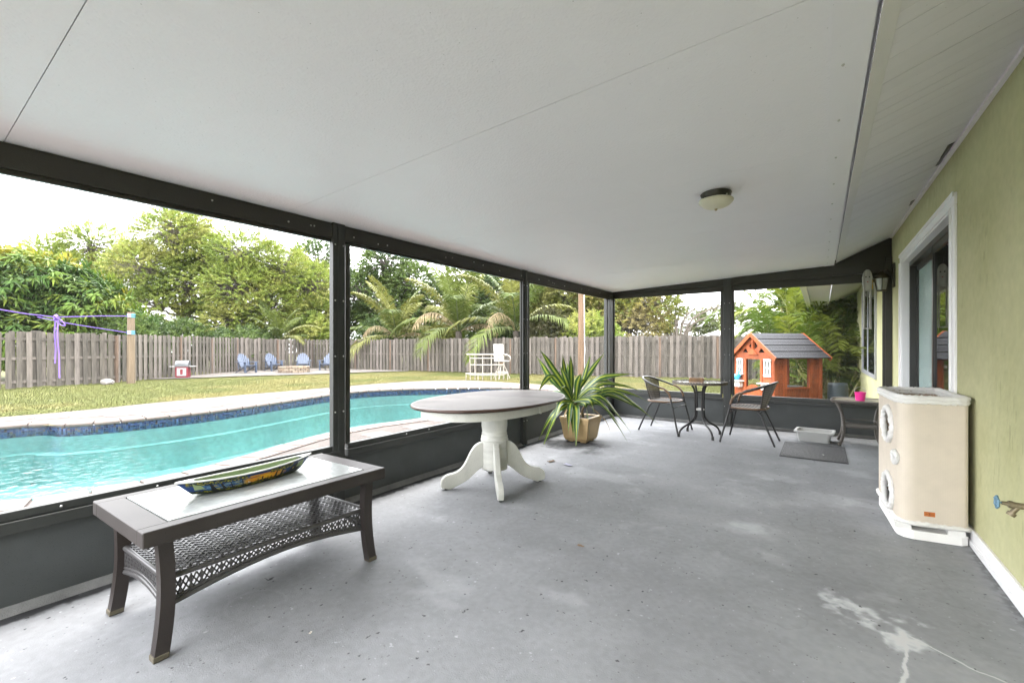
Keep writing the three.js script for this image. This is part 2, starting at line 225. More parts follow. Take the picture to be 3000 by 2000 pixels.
// ================================================================ house
M.stucco = std(0.5, 0.49, 0.285, 0.9, { map: rep(T.stuccoC, 0.45), bumpMap: rep(T.stucco, 0.45), bumpScale: 0.008 });
M.white = std(0.86, 0.855, 0.86, 0.4, { map: rep(T.ceilC, 1) });
M.black = std(0.025, 0.025, 0.022, 0.35); M.dark = std(0.02, 0.02, 0.02, 0.9);
const WX = 3.746;
{
  const h = thing('house', 'olive green stucco house wall with sliding glass door and sloping white soffit', 'house');
  const z0 = 0.88, z1 = 3.3, yt = 2.19;
  obj('wall', [b2(WX, WX + 0.22, -0.14, 2.75, -7.2, z0), b2(WX, WX + 0.22, -0.14, 2.75, z1, 10.2), b2(WX, WX + 0.22, yt, 2.75, z0, z1), b2(WX, WX + 0.22, -0.14, 0.02, z0, z1), b2(WX + 0.22, 8, -0.14, 2.75, -7.2, -7), b2(WX + 0.22, 8, -0.14, 2.75, 10, 10.2)], M.stucco, h);
  obj('room', [b2(WX + 0.22, 6.2, -0.1, 0.0, -1, 5), b2(WX + 0.22, 6.2, 2.4, 2.5, -1, 5), b2(6.2, 6.3, 0, 2.4, -1, 5), b2(WX + 0.22, 6.2, 0, 2.4, -1.1, -1), b2(WX + 0.22, 6.2, 0, 2.4, 5, 5.1)], std(0.1, 0.1, 0.09, 0.9), h);
  // roof above everything
  obj('roof', [hexa([[3.16, 2.46, 10.4], [8, 4.6, 10.4], [8, 4.6, -7.4], [3.16, 2.46, -7.4], [3.16, 2.6, 10.4], [8, 4.75, 10.4], [8, 4.75, -7.4], [3.16, 2.6, -7.4]])], std(0.12, 0.11, 0.1, 0.9), h);
  // soffit of narrow boards rising to the wall
  const so = obj('soffit', [b2(3.14, 3.16, 2.42, 2.6, -7.4, 10.3)], std(0.7, 0.7, 0.7, 0.6), h), sm = [0.79, 0.8, 0.81].map(k => std(k * 1.05, k * 1.04, k * 1.11, 0.5, { map: rep(T.ceilC, 0.5) })), r = RNG(8);
  const yo = z => ceilY(3.125, Math.max(0, z)) + 0.035, yi = z => 2.665 - 0.0225 * Math.max(0, z);
  const plank = (a, b, dy) => hexa([[3.15, yo(a) + dy, a], [WX + 0.005, yi(a) + dy, a], [WX + 0.005, yi(b) + dy, b], [3.15, yo(b) + dy, b], [3.15, yo(a) + 0.02, a], [WX + 0.005, yi(a) + 0.02, a], [WX + 0.005, yi(b) + 0.02, b], [3.15, yo(b) + 0.02, b]]);
  for (let z = -0.1; z < 6.6; z += 0.104) obj('plank', plank(z + 0.1022, z, 0.0015 * r()), sm[r() * 3 | 0], so);
  obj('soffit_board', plank(10.2, 6.65, 0), sm[1], so); obj('soffit_board', plank(-0.12, -7.35, 0), sm[1], so);
  const bk = (a, b) => hexa([[3.15, yo(a) + 0.03, a], [WX, yi(a) + 0.03, a], [WX, yi(b) + 0.03, b], [3.15, yo(b) + 0.03, b], [3.15, yo(a) + 0.045, a], [WX, yi(a) + 0.045, a], [WX, yi(b) + 0.045, b], [3.15, yo(b) + 0.045, b]]); obj('soffit_backing', bk(10.2, 0), M.dark, so); obj('soffit_backing', bk(0, -7.3), M.dark, so);
  const e = [[3.145, 10], [3.2, 10], [3.2, 0], [3.145, 0]]; obj('channel', hexa([...e.map(([x, z]) => [x, yo(z) - 0.016 + (x > 3.17 ? 0.03 : 0), z]), ...e.map(([x, z]) => [x, yo(z) - 0.01 + (x > 3.17 ? 0.03 : 0), z])]), std(0.83, 0.82, 0.86, 0.4, { map: rep(T.ceilC, 0.6) }), so);
  obj('wall_trim', hexa([[WX - 0.025, yi(10) - 0.03, 10], [WX - 0.002, yi(10) - 0.03, 10], [WX - 0.002, yi(0) - 0.03, 0], [WX - 0.025, yi(0) - 0.03, 0], [WX - 0.025, yi(10) - 0.006, 10], [WX - 0.002, yi(10) - 0.006, 10], [WX - 0.002, yi(0) - 0.006, 0], [WX - 0.025, yi(0) - 0.006, 0]]), M.white, so);
  obj('gutter', b2(2.66, 2.76, 2.31, 2.42, -7.4, -0.25), M.white, h); obj('eave', b2(2.76, 3.135, 2.36, 2.41, -7.4, -0.25), sm[0], h);
  // flashing torn loose between soffit and wall
  for (const [a, b] of [[3.0, 3.5], [1.75, 1.98]]) obj('loose_flashing', hexa([[WX - 0.06, yi(a) - 0.035, a + 0.05], [WX - 0.028, yi(a) - 0.012, a], [WX - 0.028, yi(b) - 0.012, b], [WX - 0.05, yi(b) - 0.03, b], [WX - 0.058, yi(a) - 0.025, a + 0.05], [WX - 0.027, yi(a) - 0.009, a], [WX - 0.027, yi(b) - 0.009, b], [WX - 0.068, yi(b) - 0.03, b]]), M.black, h);
  // sliding door
  const door = obj('sliding_door', [b2(WX + 0.055, WX + 0.2, yt - 0.07, yt, z0, z1), b2(WX + 0.055, WX + 0.2, 0.02, 0.07, z0, z1), b2(WX + 0.055, WX + 0.2, 0.07, yt - 0.07, z0, z0 + 0.06), b2(WX + 0.055, WX + 0.2, 0.07, yt - 0.07, z1 - 0.06, z1)], M.black, h);
  const cas = (z) => [rb2(0.006, WX - 0.018, WX + 0.002, 0.002, yt - 0.008, z - 0.045, z + 0.045), rb2(0.006, WX - 0.028, WX - 0.016, 0.002, yt - 0.009, z - 0.05, z - 0.02)];
  obj('casing', cas(z0 - 0.04), M.white, door); obj('casing', cas(z1 + 0.03), M.white, door);
  obj('casing', [rb2(0.006, WX - 0.018, WX + 0.002, yt - 0.005, yt + 0.08, z0 - 0.085, z1 + 0.075), rb2(0.006, WX - 0.028, WX - 0.016, yt + 0.05, yt + 0.085, z0 - 0.09, z1 + 0.08)], M.white, door);
  obj('jamb', [b2(WX - 0.005, WX + 0.055, 0.02, yt, z0 - 0.002, z0 + 0.02), b2(WX - 0.005, WX + 0.055, 0.02, yt, z1 - 0.02, z1 + 0.002), b2(WX - 0.005, WX + 0.055, yt - 0.02, yt + 0.002, z0 + 0.02, z1 - 0.02)], M.white, door);
  const leaf = (a, b, x, mat) => { const f = obj('door_panel', [b2(x, x + 0.035, 0.07, yt - 0.07, a, a + 0.055), b2(x, x + 0.035, 0.07, yt - 0.07, b - 0.055, b), b2(x, x + 0.035, yt - 0.13, yt - 0.07, a, b), b2(x, x + 0.035, 0.07, 0.15, a, b)], M.black, door); obj('pane', b2(x + 0.014, x + 0.02, 0.15, yt - 0.13, a + 0.055, b - 0.055), mat, door); return f; };
  T.crackle = tex(256, 256, (u, v) => { let m = 9, m2 = 9; const N = 22, x = u * N, y = v * N, xi = Math.floor(x), yi2 = Math.floor(y); for (let j = -1; j < 2; j++) for (let i = -1; i < 2; i++) { const cx = ((xi + i) % N + N) % N, cy = ((yi2 + j) % N + N) % N, d = Math.hypot(xi + i + hash(cx, cy, 1) - x, yi2 + j + hash(cx, cy, 2) - y); if (d < m) { m2 = m; m = d; } else if (d < m2) m2 = d; } return smooth(0, 0.35, m2 - m); }, false);
  leaf(z0 + 0.06, 2.13, WX + 0.11, phy(0.42, 0.56, 0.54, 0.22, { bumpMap: rep(T.crackle, 2.2), bumpScale: 0.006 }));
  leaf(2.07, z1 - 0.06, WX + 0.066, phy(0.012, 0.014, 0.014, 0.02, { specularIntensity: 1 }));
  // window of the wing beyond the far screen
  const win = obj('window', [b2(WX - 0.03, WX + 0.002, 0.68, 0.75, -5.0, -2.0), b2(WX - 0.03, WX + 0.002, 2.36, 2.43, -5.0, -2.0), b2(WX - 0.03, WX + 0.002, 0.75, 2.36, -5.0, -4.93), b2(WX - 0.03, WX + 0.002, 0.75, 2.36, -2.07, -2.0), b2(WX - 0.028, WX + 0.002, 0.75, 2.36, -3.54, -3.46)], std(0.42, 0.43, 0.46, 0.4, { metalness: 0.5 }), h);
  const gl = phy(0.01, 0.012, 0.014, 0.04); obj('pane', b2(WX - 0.012, WX + 0.001, 0.75, 2.36, -4.93, -3.54), gl, win); obj('pane', b2(WX - 0.02, WX + 0.001, 0.75, 2.36, -3.46, -2.07), gl, win);
  obj('baseboard', [rb2(0.004, WX - 0.016, WX + 0.001, 0.003, 0.105, 3.4, 9.8), rb2(0.003, WX - 0.024, WX - 0.014, 0.003, 0.04, 3.4, 9.8)], M.white, h);
}
// ================================================================ yard: pool, deck, lawn
const cr = (pts, n) => { const c = new THREE.CatmullRomCurve3(pts.map(([x, z]) => V(x, 0, z)), true, 'centripetal'); return c.getSpacedPoints(n).slice(0, n).map(p => [p.x, p.z]); };
const poolPts = [[-8.3, 7.4], [-8.3, 6.35], [-8.12, 5.82], [-7.72, 5.68], [-7.5, 5.3], [-7.4, 4.6], [-7.42, 3.6], [-7.85, 1.95], [-8.4, 0.2], [-8.55, -1.1], [-7.5, -2.9], [-5.7, -4.35], [-4.3, -4.6], [-3.1, -3.9], [-2.7, -2.2], [-2.85, 0.0], [-3.1, 1.8], [-3.28, 3.0], [-3.12, 3.9], [-2.75, 4.9], [-2.5, 5.6], [-2.5, 6.4], [-2.75, 7.2], [-3.6, 8.7], [-5.4, 9.6], [-7.4, 8.9]];
const pool = cr(poolPts, 300);
const deckPts = [[-10.3, 10.2], [-9.95, 8], [-9.8, 6.1], [-9.8, 5.0], [-10.1, 3.8], [-10.35, 1.8], [-10.4, -0.2], [-10.5, -2.2], [-10.25, -4.8], [-9.4, -6.1], [-7.9, -6.45], [-6.0, -6.3], [-4.2, -6.25], [-2.4, -6.25], [-1.1, -6.1]];
const deckCurve = new THREE.CatmullRomCurve3(deckPts.map(([x, z]) => V(x, 0, z)), false, 'centripetal').getSpacedPoints(120).map(p => [p.x, p.z]);
const deck = [...deckCurve, [-0.6, -0.14], [-0.13, -0.15], [-0.13, 8.56], [3.74, 8.56], [3.74, 12.5], [-5, 12.5]];
{
  T.grassC = tex(1024, 1024, (u, v, o) => { const a = fbm(u, v, 6, 6, 5, 81), b = fbm(u, v, 20, 20, 4, 82), f = fbm(u, v, 160, 160, 2, 83), k = smooth(0.4, 0.66, 0.6 * a + 0.4 * b), s = 0.8 + 0.5 * (f - 0.5); o[0] = (0.45 + 0.18 * k) * s; o[1] = (0.46 + 0.11 * k) * s; o[2] = (0.19 + 0.12 * k) * s; });
  struct('lawn', flat([[-120, 120], [120, 120], [120, -120], [-120, -120]], YG, [cr(poolPts.map(([x, z]) => [x + 0.15 * Math.sign(x + 5.5), z + 0.15 * Math.sign(z - 2)]), 120)]), std(0.48, 0.51, 0.45, 0.95, { map: rep(T.grassC, 0.13), bumpMap: rep(T.fine, 3), bumpScale: 0.02 }), 'sun bleached green and straw coloured lawn');
  // tufts
  const r = RNG(17), tg = []; for (let i = 0; i < 9; i++) { const a = r() * 6.28, l = 0.012 + 0.015 * r(), x = (r() - 0.5) * 0.09, z = (r() - 0.5) * 0.09, s = V(Math.cos(a), 0, Math.sin(a)), d = V(-s.z, 0, s.x).multiplyScalar((r() - 0.3) * 0.04), p = V(x, 0, z), g = new THREE.BufferGeometry(); g.setAttribute('position', new THREE.Float32BufferAttribute([...p.clone().addScaledVector(s, 0.005).toArray(), ...p.clone().addScaledVector(s, -0.005).toArray(), ...p.clone().add(d).add(V(0, l, 0)).toArray()], 3)); g.setAttribute('normal', new THREE.Float32BufferAttribute([0, 1, 0.2, 0, 1, 0.2, 0, 1, 0.2], 3)); tg.push(g); }
  const N = 130000, im = new THREE.InstancedMesh(merge(tg), std(1, 1, 1, 0.9), N); im.name = 'grass'; tag(im, 'short bleached grass blades growing all over the lawn', 'grass', null, 'stuff');
  const m4 = new THREE.Matrix4(), c = new THREE.Color(); let n = 0, guard = 0;
  while (n < N && guard++ < N * 8) {
    const x = -24 + 29 * Math.pow(r(), 0.9), z = -14 + 22 * r(); if (inside(x, z, deck) || (x > -0.2 && z > -0.2)) continue; const d = Math.hypot(x - 3, z - 7.6); if (r() > 1.25 - d / 26) continue;
    const s = 0.75 + 0.55 * r(), k = smooth(0.42, 0.62, fbm((x + 40) * 0.05, (z + 40) * 0.05, 8, 8, 4, 87)) * 0.8 + 0.25 * r();
    m4.makeRotationY(r() * 6.28).scale(V(s, s * (0.7 + 0.5 * r()), s)).setPosition(x, YG, z); im.setMatrixAt(n, m4); c.setRGB(0.09 + 0.075 * k, 0.105 + 0.042 * k, 0.02 + 0.026 * k); im.setColorAt(n, c); n++;
  }
  im.count = n; im.castShadow = im.receiveShadow = true; scene.add(im);
}
M.paver = [0.95, 1, 1.05].map((k, i) => std(0.108 * k, 0.082 * k, 0.069 * k, 0.8, { map: rep(T.mottle, 0.9 + 0.2 * i), bumpMap: rep(T.fine, 3), bumpScale: 0.003 }));
M.joint = std(0.065, 0.052, 0.045, 0.95, { map: T.mottle });
const poolNormal = pool.map((p, i) => { const a = pool[(i + 299) % 300], b = pool[(i + 1) % 300], dx = b[0] - a[0], dz = b[1] - a[1], l = Math.hypot(dx, dz); let n = [dz / l, -dx / l]; if (inside(p[0] + n[0] * 0.05, p[1] + n[1] * 0.05, pool)) n = [-n[0], -n[1]]; return n; });
{
  const d = struct('pool_deck', flat(deck, YD, [pool.map((p, i) => [p[0] + poolNormal[i][0] * 0.03, p[1] + poolNormal[i][1] * 0.03])]), M.joint, 'pale paver pool deck');
  // pavers in running bond
  const r = RNG(23), W = 0.6, H = 0.4, gs = [0, 1].map(() => rbox(W - 0.007, 0.02, H - 0.007, 0.004));
  for (let j = -18; j < 30; j++) for (let i = -20; i < 2; i++) {
    const x = (i + (j & 1 ? 0.5 : 0)) * W, z = j * H; let ok = true; for (const [a, b] of [[-1, -1], [1, -1], [1, 1], [-1, 1]]) { const px = x + a * W / 2, pz = z + b * H / 2; if (!inside(px, pz, deck) || inside(px, pz, pool) || px > -0.14 || distTo(px, pz, pool) < 0.31) { ok = false; break; } }
    if (!ok || z > 9) continue; const o = obj('paver', gs[0], M.paver[r() * 3 | 0], d); o.position.set(x, YD - 0.004 + 0.002 * r(), z);
  }
  // coping stones, rounded nose to the water
  for (let i = 0; i < 300; i += 3) {
    const A = pool[i], B = pool[(i + 3) % 300], nA = poolNormal[i], nB = poolNormal[(i + 3) % 300];
    const e = 0.012 / Math.hypot(B[0] - A[0], B[1] - A[1]), at = (t) => [A[0] + (B[0] - A[0]) * t, A[1] + (B[1] - A[1]) * t, nA[0] + (nB[0] - nA[0]) * t, nA[1] + (nB[1] - nA[1]) * t];
    const prof = [[-0.035, -0.062], [-0.05, -0.045], [-0.055, -0.028], [-0.05, -0.012], [-0.032, 0], [0.29, 0.002], [0.29, -0.06]], P = [];
    const sec = t => { const [x, z, nx, nz] = at(t); return prof.map(([o, y]) => [x + nx * o, YD + 0.012 + y, z + nz * o]); }, s0 = sec(e), s1 = sec(1 - e), k = prof.length;
    for (let q = 0; q < k; q++) { const w = (q + 1) % k; P.push(...s0[q], ...s1[q], ...s1[w], ...s0[q], ...s1[w], ...s0[w]); } for (const [s, f] of [[s0, 1], [s1, -1]]) for (let q = 1; q + 1 < k; q++) P.push(...s[0], ...s[f > 0 ? q : q + 1], ...s[f > 0 ? q + 1 : q]);
    let g = new THREE.BufferGeometry(); g.setAttribute('position', new THREE.Float32BufferAttribute(P, 3)); g.computeVertexNormals(); obj('coping_stone', muv(toCreasedNormals(g, 0.7)), M.paver[r() * 3 | 0], d);
  }
  for (const [x, z] of [[-8.75, 4.45], [-9.0, 2.75]]) obj('skimmer_lid', rbox(0.24, 0.008, 0.16, 0.003, x, YD + 0.014, z), std(0.2, 0.17, 0.15, 0.7), d);
}
{
  const YW = YD - 0.125, p = struct('swimming_pool', null, null, 'kidney shaped swimming pool with blue mosaic waterline');
  const wall = (off0, off1, y0, y1, su) => { const P = [], U = [], I = []; let s = 0; for (let i = 0; i <= 300; i++) { const k = i % 300, q = pool[k], n = poolNormal[k], j = (k + 299) % 300; if (i) s += Math.hypot(q[0] - pool[j][0], q[1] - pool[j][1]); P.push(q[0] + n[0] * off0, y0, q[1] + n[1] * off0, q[0] + n[0] * off1, y1, q[1] + n[1] * off1); U.push(s * su, 0, s * su, (y0 - y1 || off0 - off1) * su); if (i < 300) I.push(2 * i, 2 * i + 1, 2 * i + 2, 2 * i + 2, 2 * i + 1, 2 * i + 3); } const g = new THREE.BufferGeometry(); g.setAttribute('position', new THREE.Float32BufferAttribute(P, 3)); g.setAttribute('uv', new THREE.Float32BufferAttribute(U, 2)); g.setIndex(I); g.computeVertexNormals(); return g; };
  T.tile = tex(512, 128, (u, v, o) => { // glass mosaic 5 cm and 2.5 cm chips, 64 x 16 over 1.6 x 0.4 m
    const cx = Math.floor(u * 48), cy = Math.floor(v * 12), fx = u * 48 - cx, fy = v * 12 - cy, h = hash(cx, cy, 91), k = hash(cx, cy, 92);
    if (fx < 0.1 || fy < 0.1) { o[0] = 0.46; o[1] = 0.47; o[2] = 0.5; return; } const pal = h < 0.36 ? [0.12, 0.17, 0.36] : h < 0.6 ? [0.2, 0.3, 0.5] : h < 0.78 ? [0.33, 0.43, 0.6] : h < 0.92 ? [0.4, 0.33, 0.28] : [0.08, 0.1, 0.2]; for (let c = 0; c < 3; c++) o[c] = pal[c] * (0.8 + 0.4 * k); });
  obj('waterline_tile', wall(0, 0, YD - 0.04, YW - 0.09, 1), std(0.3, 0.3, 0.32, 0.25, { map: rep(T.tile, 1 / 1.6, 1 / 0.4) }), p);
  const pl = std(0.155, 0.25, 0.247, 0.8, { map: rep(T.mottle, 0.5) });
  obj('pool_shell', [wall(0, 0, YW - 0.09, YW - 0.36, 1), wall(-0.22, -0.22, YW - 0.36, YW - 0.85, 1), wall(-0.22, -0.6, YW - 0.85, YW - 0.95, 1), flat(pool.map((q, i) => [q[0] - poolNormal[i][0] * 0.1, q[1] - poolNormal[i][1] * 0.1]), YW - 0.95)], pl, p);
  obj('bench_ledge', wall(0, -0.23, YW - 0.355, YW - 0.36, 1), pl, p);
  T.ripple = tex(512, 512, (u, v) => fbm(u, v, 10, 10, 4, 95), false);
  obj('water', flat(pool, YW), new THREE.MeshPhysicalMaterial({ color: new THREE.Color().setRGB(0.68, 0.94, 0.93), transmission: 1, thickness: 0, roughness: 0.02, ior: 1.33, specularIntensity: 0.6, bumpMap: rep(T.ripple, 1.1), bumpScale: 0.007 }), p);
}
// white shell gravel by the fire pit
struct('gravel_patio', flat(new THREE.CatmullRomCurve3([[-20.2, 1.0], [-19.5, 0.3], [-19.0, -1.9], [-17.9, -4.6], [-17.4, -6.4], [-16.9, -8.4], [-16.2, -10.0], [-20, -9.6], [-24, -8.6], [-23.6, -4.2], [-21.4, -1.2]].map(([x, z]) => V(x, 0, z)), true, 'centripetal').getSpacedPoints(90).slice(0, 90).map(p => [p.x, p.z]), YG + 0.045), std(0.155, 0.135, 0.12, 0.95, { map: rep(T.mottle, 0.6), bumpMap: rep(T.fine, 4), bumpScale: 0.03 }), 'pale crushed shell sitting area around the fire pit');

// ================================================================ shadow-box fence
{
  M.fence = []; const r = RNG(41);
  for (let i = 0; i < 6; i++) { const k = 0.62 + 0.75 * r(); const t = T.wood.clone(); t.repeat.set(3.2, 0.55); t.offset.set(r(), r()); t.needsUpdate = true; M.fence.push(std(0.134 * k, 0.113 * k + 0.003, (0.1 + 0.018 * (r() - 0.5)) * k, 0.92, { map: t, bumpMap: t, bumpScale: 0.003 })); }
  M.fpost = std(0.15, 0.1, 0.07, 0.9, { map: rep(T.wood, 3, 0.5) });
  const ears = h => { const s = new THREE.Shape(), w = 0.07, e = 0.024; s.moveTo(-w, 0); s.lineTo(w, 0); s.lineTo(w, h - e); s.lineTo(w - e, h); s.lineTo(-w + e, h); s.lineTo(-w, h - e); s.closePath(); return muv(new THREE.ExtrudeGeometry(s, { depth: 0.018, bevelEnabled: false }).translate(0, 0, -0.009)); };
  const gs = [1.8, 1.83, 1.86].map(ears);
  const fence = (label, pts, y0) => {
    const f = thing('fence', label, 'fence', [0, 0, 0], 0, null); let carry = 0;
    for (let s = 0; s + 1 < pts.length; s++) {
      const A = V(pts[s][0], 0, pts[s][1]), B = V(pts[s + 1][0], 0, pts[s + 1][1]), L = A.distanceTo(B), dir = B.clone().sub(A).normalize(), nrm = V(-dir.z, 0, dir.x); if (nrm.dot(V(3 - A.x, 0, 7.6 - A.z)) < 0) nrm.negate();
      const rot = Math.atan2(nrm.x, nrm.z), nPost = Math.max(1, Math.round(L / 2.44));
      for (let i = 0; i <= nPost; i++) { const p = A.clone().addScaledVector(dir, L * i / nPost); const o = obj('post', b2(-0.045, 0.045, 0, 1.8, -0.045, 0.045), M.fpost, f); o.position.set(p.x, y0, p.z); o.rotation.y = rot; }
      for (const y of [0.22, 0.98, 1.62]) { const a = A.clone().setY(y0 + y), b = B.clone().setY(y0 + y); obj('rail', muv(strip(a, b, 0.036, 0.088)), M.fence[r() * 6 | 0], f); }
      const lean = 0.05 * (r() - 0.5); let d = carry;
      for (; d < L; d += 0.25) for (const side of [1, -1]) {
        const p = A.clone().addScaledVector(dir, Math.min(L, d + (side < 0 ? 0.125 : 0))).addScaledVector(nrm, side * 0.029); const o = obj('picket', gs[r() * 3 | 0], M.fence[r() * 6 | 0], f); o.position.set(p.x, y0 + 0.01 + 0.04 * r(), p.z); o.rotation.set(0, rot, lean * 0.4 + 0.02 * (r() - 0.5), 'YXZ'); }
      carry = d - L;
    }
    return f;
  };
  fence('weathered grey picket fence running along the side of the lawn behind the slackline post', [[-17.7, 9.4], [-18.4, 5.2], [-19.2, 2.1], [-21.0, -0.6], [-23.5, -4.1]], YG);
  fence('weathered grey picket fence behind the blue garden chairs', [[-23.5, -4.1], [-24.1, -8.9]], YG + 0.02);
  fence('weathered grey picket fence across the back of the yard below the palms', [[-24.1, -8.9], [-20.7, -9.7], [-12.7, -11.1], [-5.2, -11.9], [-0.7, -13.3], [4.2, -14.3]], YG);
}
// ================================================================ vegetation
const leafMat = (r, g, b, tr = 0.4) => new THREE.MeshPhysicalMaterial({ color: new THREE.Color().setRGB(r, g, b), roughness: 0.85, transmission: tr, thickness: 0, side: THREE.DoubleSide, specularIntensity: 0.4 });
M.bark = std(0.13, 0.11, 0.09, 0.95, { map: rep(T.wood, 2, 1), bumpMap: rep(T.wood, 2, 1), bumpScale: 0.02 });
function sprig(r, n, len, L, W, droop) { // small spray of leaves along a twig lying on +z
  const P = [], N = [];
  for (let i = 0; i < n; i++) {
    const t = (i + 0.5) / n, a = i * 2.4 + r(), out = 0.5 + 0.5 * r(), base = V(0, 0, t * len), d = V(Math.cos(a) * out, Math.sin(a) * out * 0.7 - droop, 0.35 + 0.5 * r()).normalize(), l = L * (0.7 + 0.6 * r()), w = W * (0.7 + 0.6 * r());
    const s = V(r() - 0.5, r() - 0.5, r() - 0.5).cross(d).normalize().multiplyScalar(w / 2), mid = base.clone().addScaledVector(d, l * 0.45), tip = base.clone().addScaledVector(d, l).add(V(0, -l * droop * 0.35, 0)), nn = s.clone().cross(d).normalize();
    const q = [base, mid.clone().add(s), tip, base, tip, mid.clone().sub(s)]; for (const v of q) { P.push(v.x, v.y, v.z); N.push(nn.x, nn.y, nn.z); }
  }
  const g = new THREE.BufferGeometry(); g.setAttribute('position', new THREE.Float32BufferAttribute(P, 3)); g.setAttribute('normal', new THREE.Float32BufferAttribute(N, 3)); return g;
}
function limb(pts, r0, r1, n = 10, k = 6) { const c = curve(pts), P = [], I = [], U = []; for (let i = 0; i <= n; i++) { const t = i / n, p = c.getPoint(t), tg = c.getTangent(t), a = V(1, 0.2, 0.3).cross(tg).normalize(), b = tg.clone().cross(a), rr = r0 + (r1 - r0) * t; for (let j = 0; j <= k; j++) { const w = j / k * 6.2832, q = p.clone().addScaledVector(a, Math.cos(w) * rr).addScaledVector(b, Math.sin(w) * rr); P.push(q.x, q.y, q.z); U.push(j / k, t * 4); } if (i < n) for (let j = 0; j < k; j++) { const e = i * (k + 1) + j; I.push(e, e + 1, e + k + 1, e + 1, e + k + 2, e + k + 1); } } const g = new THREE.BufferGeometry(); g.setAttribute('position', new THREE.Float32BufferAttribute(P, 3)); g.setAttribute('uv', new THREE.Float32BufferAttribute(U, 2)); g.setIndex(I); g.computeVertexNormals(); return g; }
// lobes: [x,y,z,rx,ry,rz] relative to the trunk foot; each lobe is fed by a limb and filled with twigs that carry sprigs
function tree(name, label, cat, [x, z], o) {
  const r = RNG(o.seed), t = thing(name, label, cat, [x, YG, z], 0, o.group), wood = [], mats = [], cols = [];
  const fork = V(...(o.fork || [0, 1.5, 0])); wood.push(limb([[0, 0, 0], [fork.x * 0.4 + 0.1, fork.y * 0.5, fork.z * 0.4], fork.toArray()], o.trunk, o.trunk * 0.7));
  const m4 = new THREE.Matrix4(), q = new THREE.Quaternion(), tot = o.lobes.reduce((s, l) => s + l[3] * l[4] + l[4] * l[5], 0);
  for (const [lx, ly, lz, rx, ry, rz] of o.lobes) {
    const c = V(lx, ly, lz), st = fork.clone().lerp(V(0, fork.y * 0.6, 0), r() * 0.3), mid = st.clone().lerp(c, 0.5).add(V((r() - 0.5) * 0.6, -0.2, (r() - 0.5) * 0.6)); wood.push(limb([st, mid, c], o.trunk * 0.5, o.trunk * 0.12));
    const n = Math.round(o.n * (rx * ry + ry * rz) / tot);
    for (let i = 0; i < n; i++) {
      const d = V(r() * 2 - 1, r() * 2 - 1, r() * 2 - 1); if (d.lengthSq() > 1 || d.lengthSq() < 0.02) { i--; continue; } const rad = Math.pow(d.length(), 0.55); d.normalize();
      const bump = 0.75 + 0.5 * fbm(d.x * 0.25 + 0.5, d.y * 0.25 + d.z * 0.3 + 0.5, 8, 8, 2, o.seed), p = c.clone().add(V(d.x * rx, d.y * ry, d.z * rz).multiplyScalar(rad * bump));
      if (p.y < 0.3) { p.y = 0.3 + r() * 0.3; }
      if (i % (o.twig || 9) === 0) wood.push(limb([c.clone().lerp(mid, r() * 0.5), c.clone().lerp(p, 0.5).add(V(0, 0.15, 0)), p], o.trunk * 0.1, 0.008, 4, 4));
      q.setFromUnitVectors(V(0, 0, 1), V(d.x + (r() - 0.5) * 1.2, d.y * 0.6 + (o.lift || 0) + (r() - 0.5) * 0.9, d.z + (r() - 0.5) * 1.2).normalize()); const s = 0.75 + 0.55 * r();
      mats.push(m4.clone().compose(p, q, V(s, s, s))); const k = r(), h = fbm(p.x * 0.12 + 0.3, p.y * 0.12 + p.z * 0.1, 8, 8, 3, o.seed + 3); cols.push(o.cols[Math.min(o.cols.length - 1, Math.max(0, Math.floor((h * 2.2 - 0.6) * o.cols.length + (k - 0.5) * 1.5)))]);
    }
  }
  obj('trunk', wood, o.bark || M.bark, t);
  const im = new THREE.InstancedMesh(sprig(r, o.leaf[0], o.leaf[1], o.leaf[2], o.leaf[3], o.leaf[4]), leafMat(1, 1, 1, o.tr ?? 0.4), mats.length), c = new THREE.Color(); im.name = 'crown'; im.userData.kind = 'stuff';
  mats.forEach((m, i) => { im.setMatrixAt(i, m); const k = 0.85 + 0.3 * r(); c.setRGB(...cols[i].map(v => v * k)); im.setColorAt(i, c); }); t.add(im); im.castShadow = im.receiveShadow = true;
  return t;
}
const LIGHT = [[0.11, 0.155, 0.022], [0.16, 0.205, 0.03], [0.2, 0.235, 0.04], [0.24, 0.25, 0.06]], DARK = [[0.04, 0.07, 0.016], [0.06, 0.095, 0.02], [0.085, 0.125, 0.025]], YEL = [[0.11, 0.13, 0.02], [0.17, 0.17, 0.03], [0.23, 0.2, 0.055], [0.27, 0.23, 0.1]], MANGO = [[0.04, 0.085, 0.012], [0.075, 0.125, 0.014], [0.13, 0.17, 0.018], [0.25, 0.23, 0.025]];
tree('mango_tree', 'dense dark tree with long drooping leaves overhanging the side fence', 'tree', [-25.7, 3.2], { seed: 3, trunk: 0.22, fork: [0.2, 1.3, 0.2], n: 5400, leaf: [10, 0.3, 0.32, 0.08, 0.5], lift: 0.2, tr: 0.3, cols: MANGO, lobes: [[0, 3.4, 1.6, 2.3, 1.9, 2.1], [0.6, 3.1, -1.2, 1.9, 1.7, 1.7], [0.9, 2.2, -2.5, 1.2, 1.2, 1.2], [0.3, 4.2, 0.4, 1.8, 1.3, 1.8], [0.5, 2.0, 3.2, 1.8, 1.7, 1.6], [1.0, 1.9, 0.2, 1.6, 1.3, 2.2]] });
const airy = { leaf: [30, 0.6, 0.11, 0.045, 0.15], cols: LIGHT, twig: 5, group: 'feathery trees beyond the fence' };
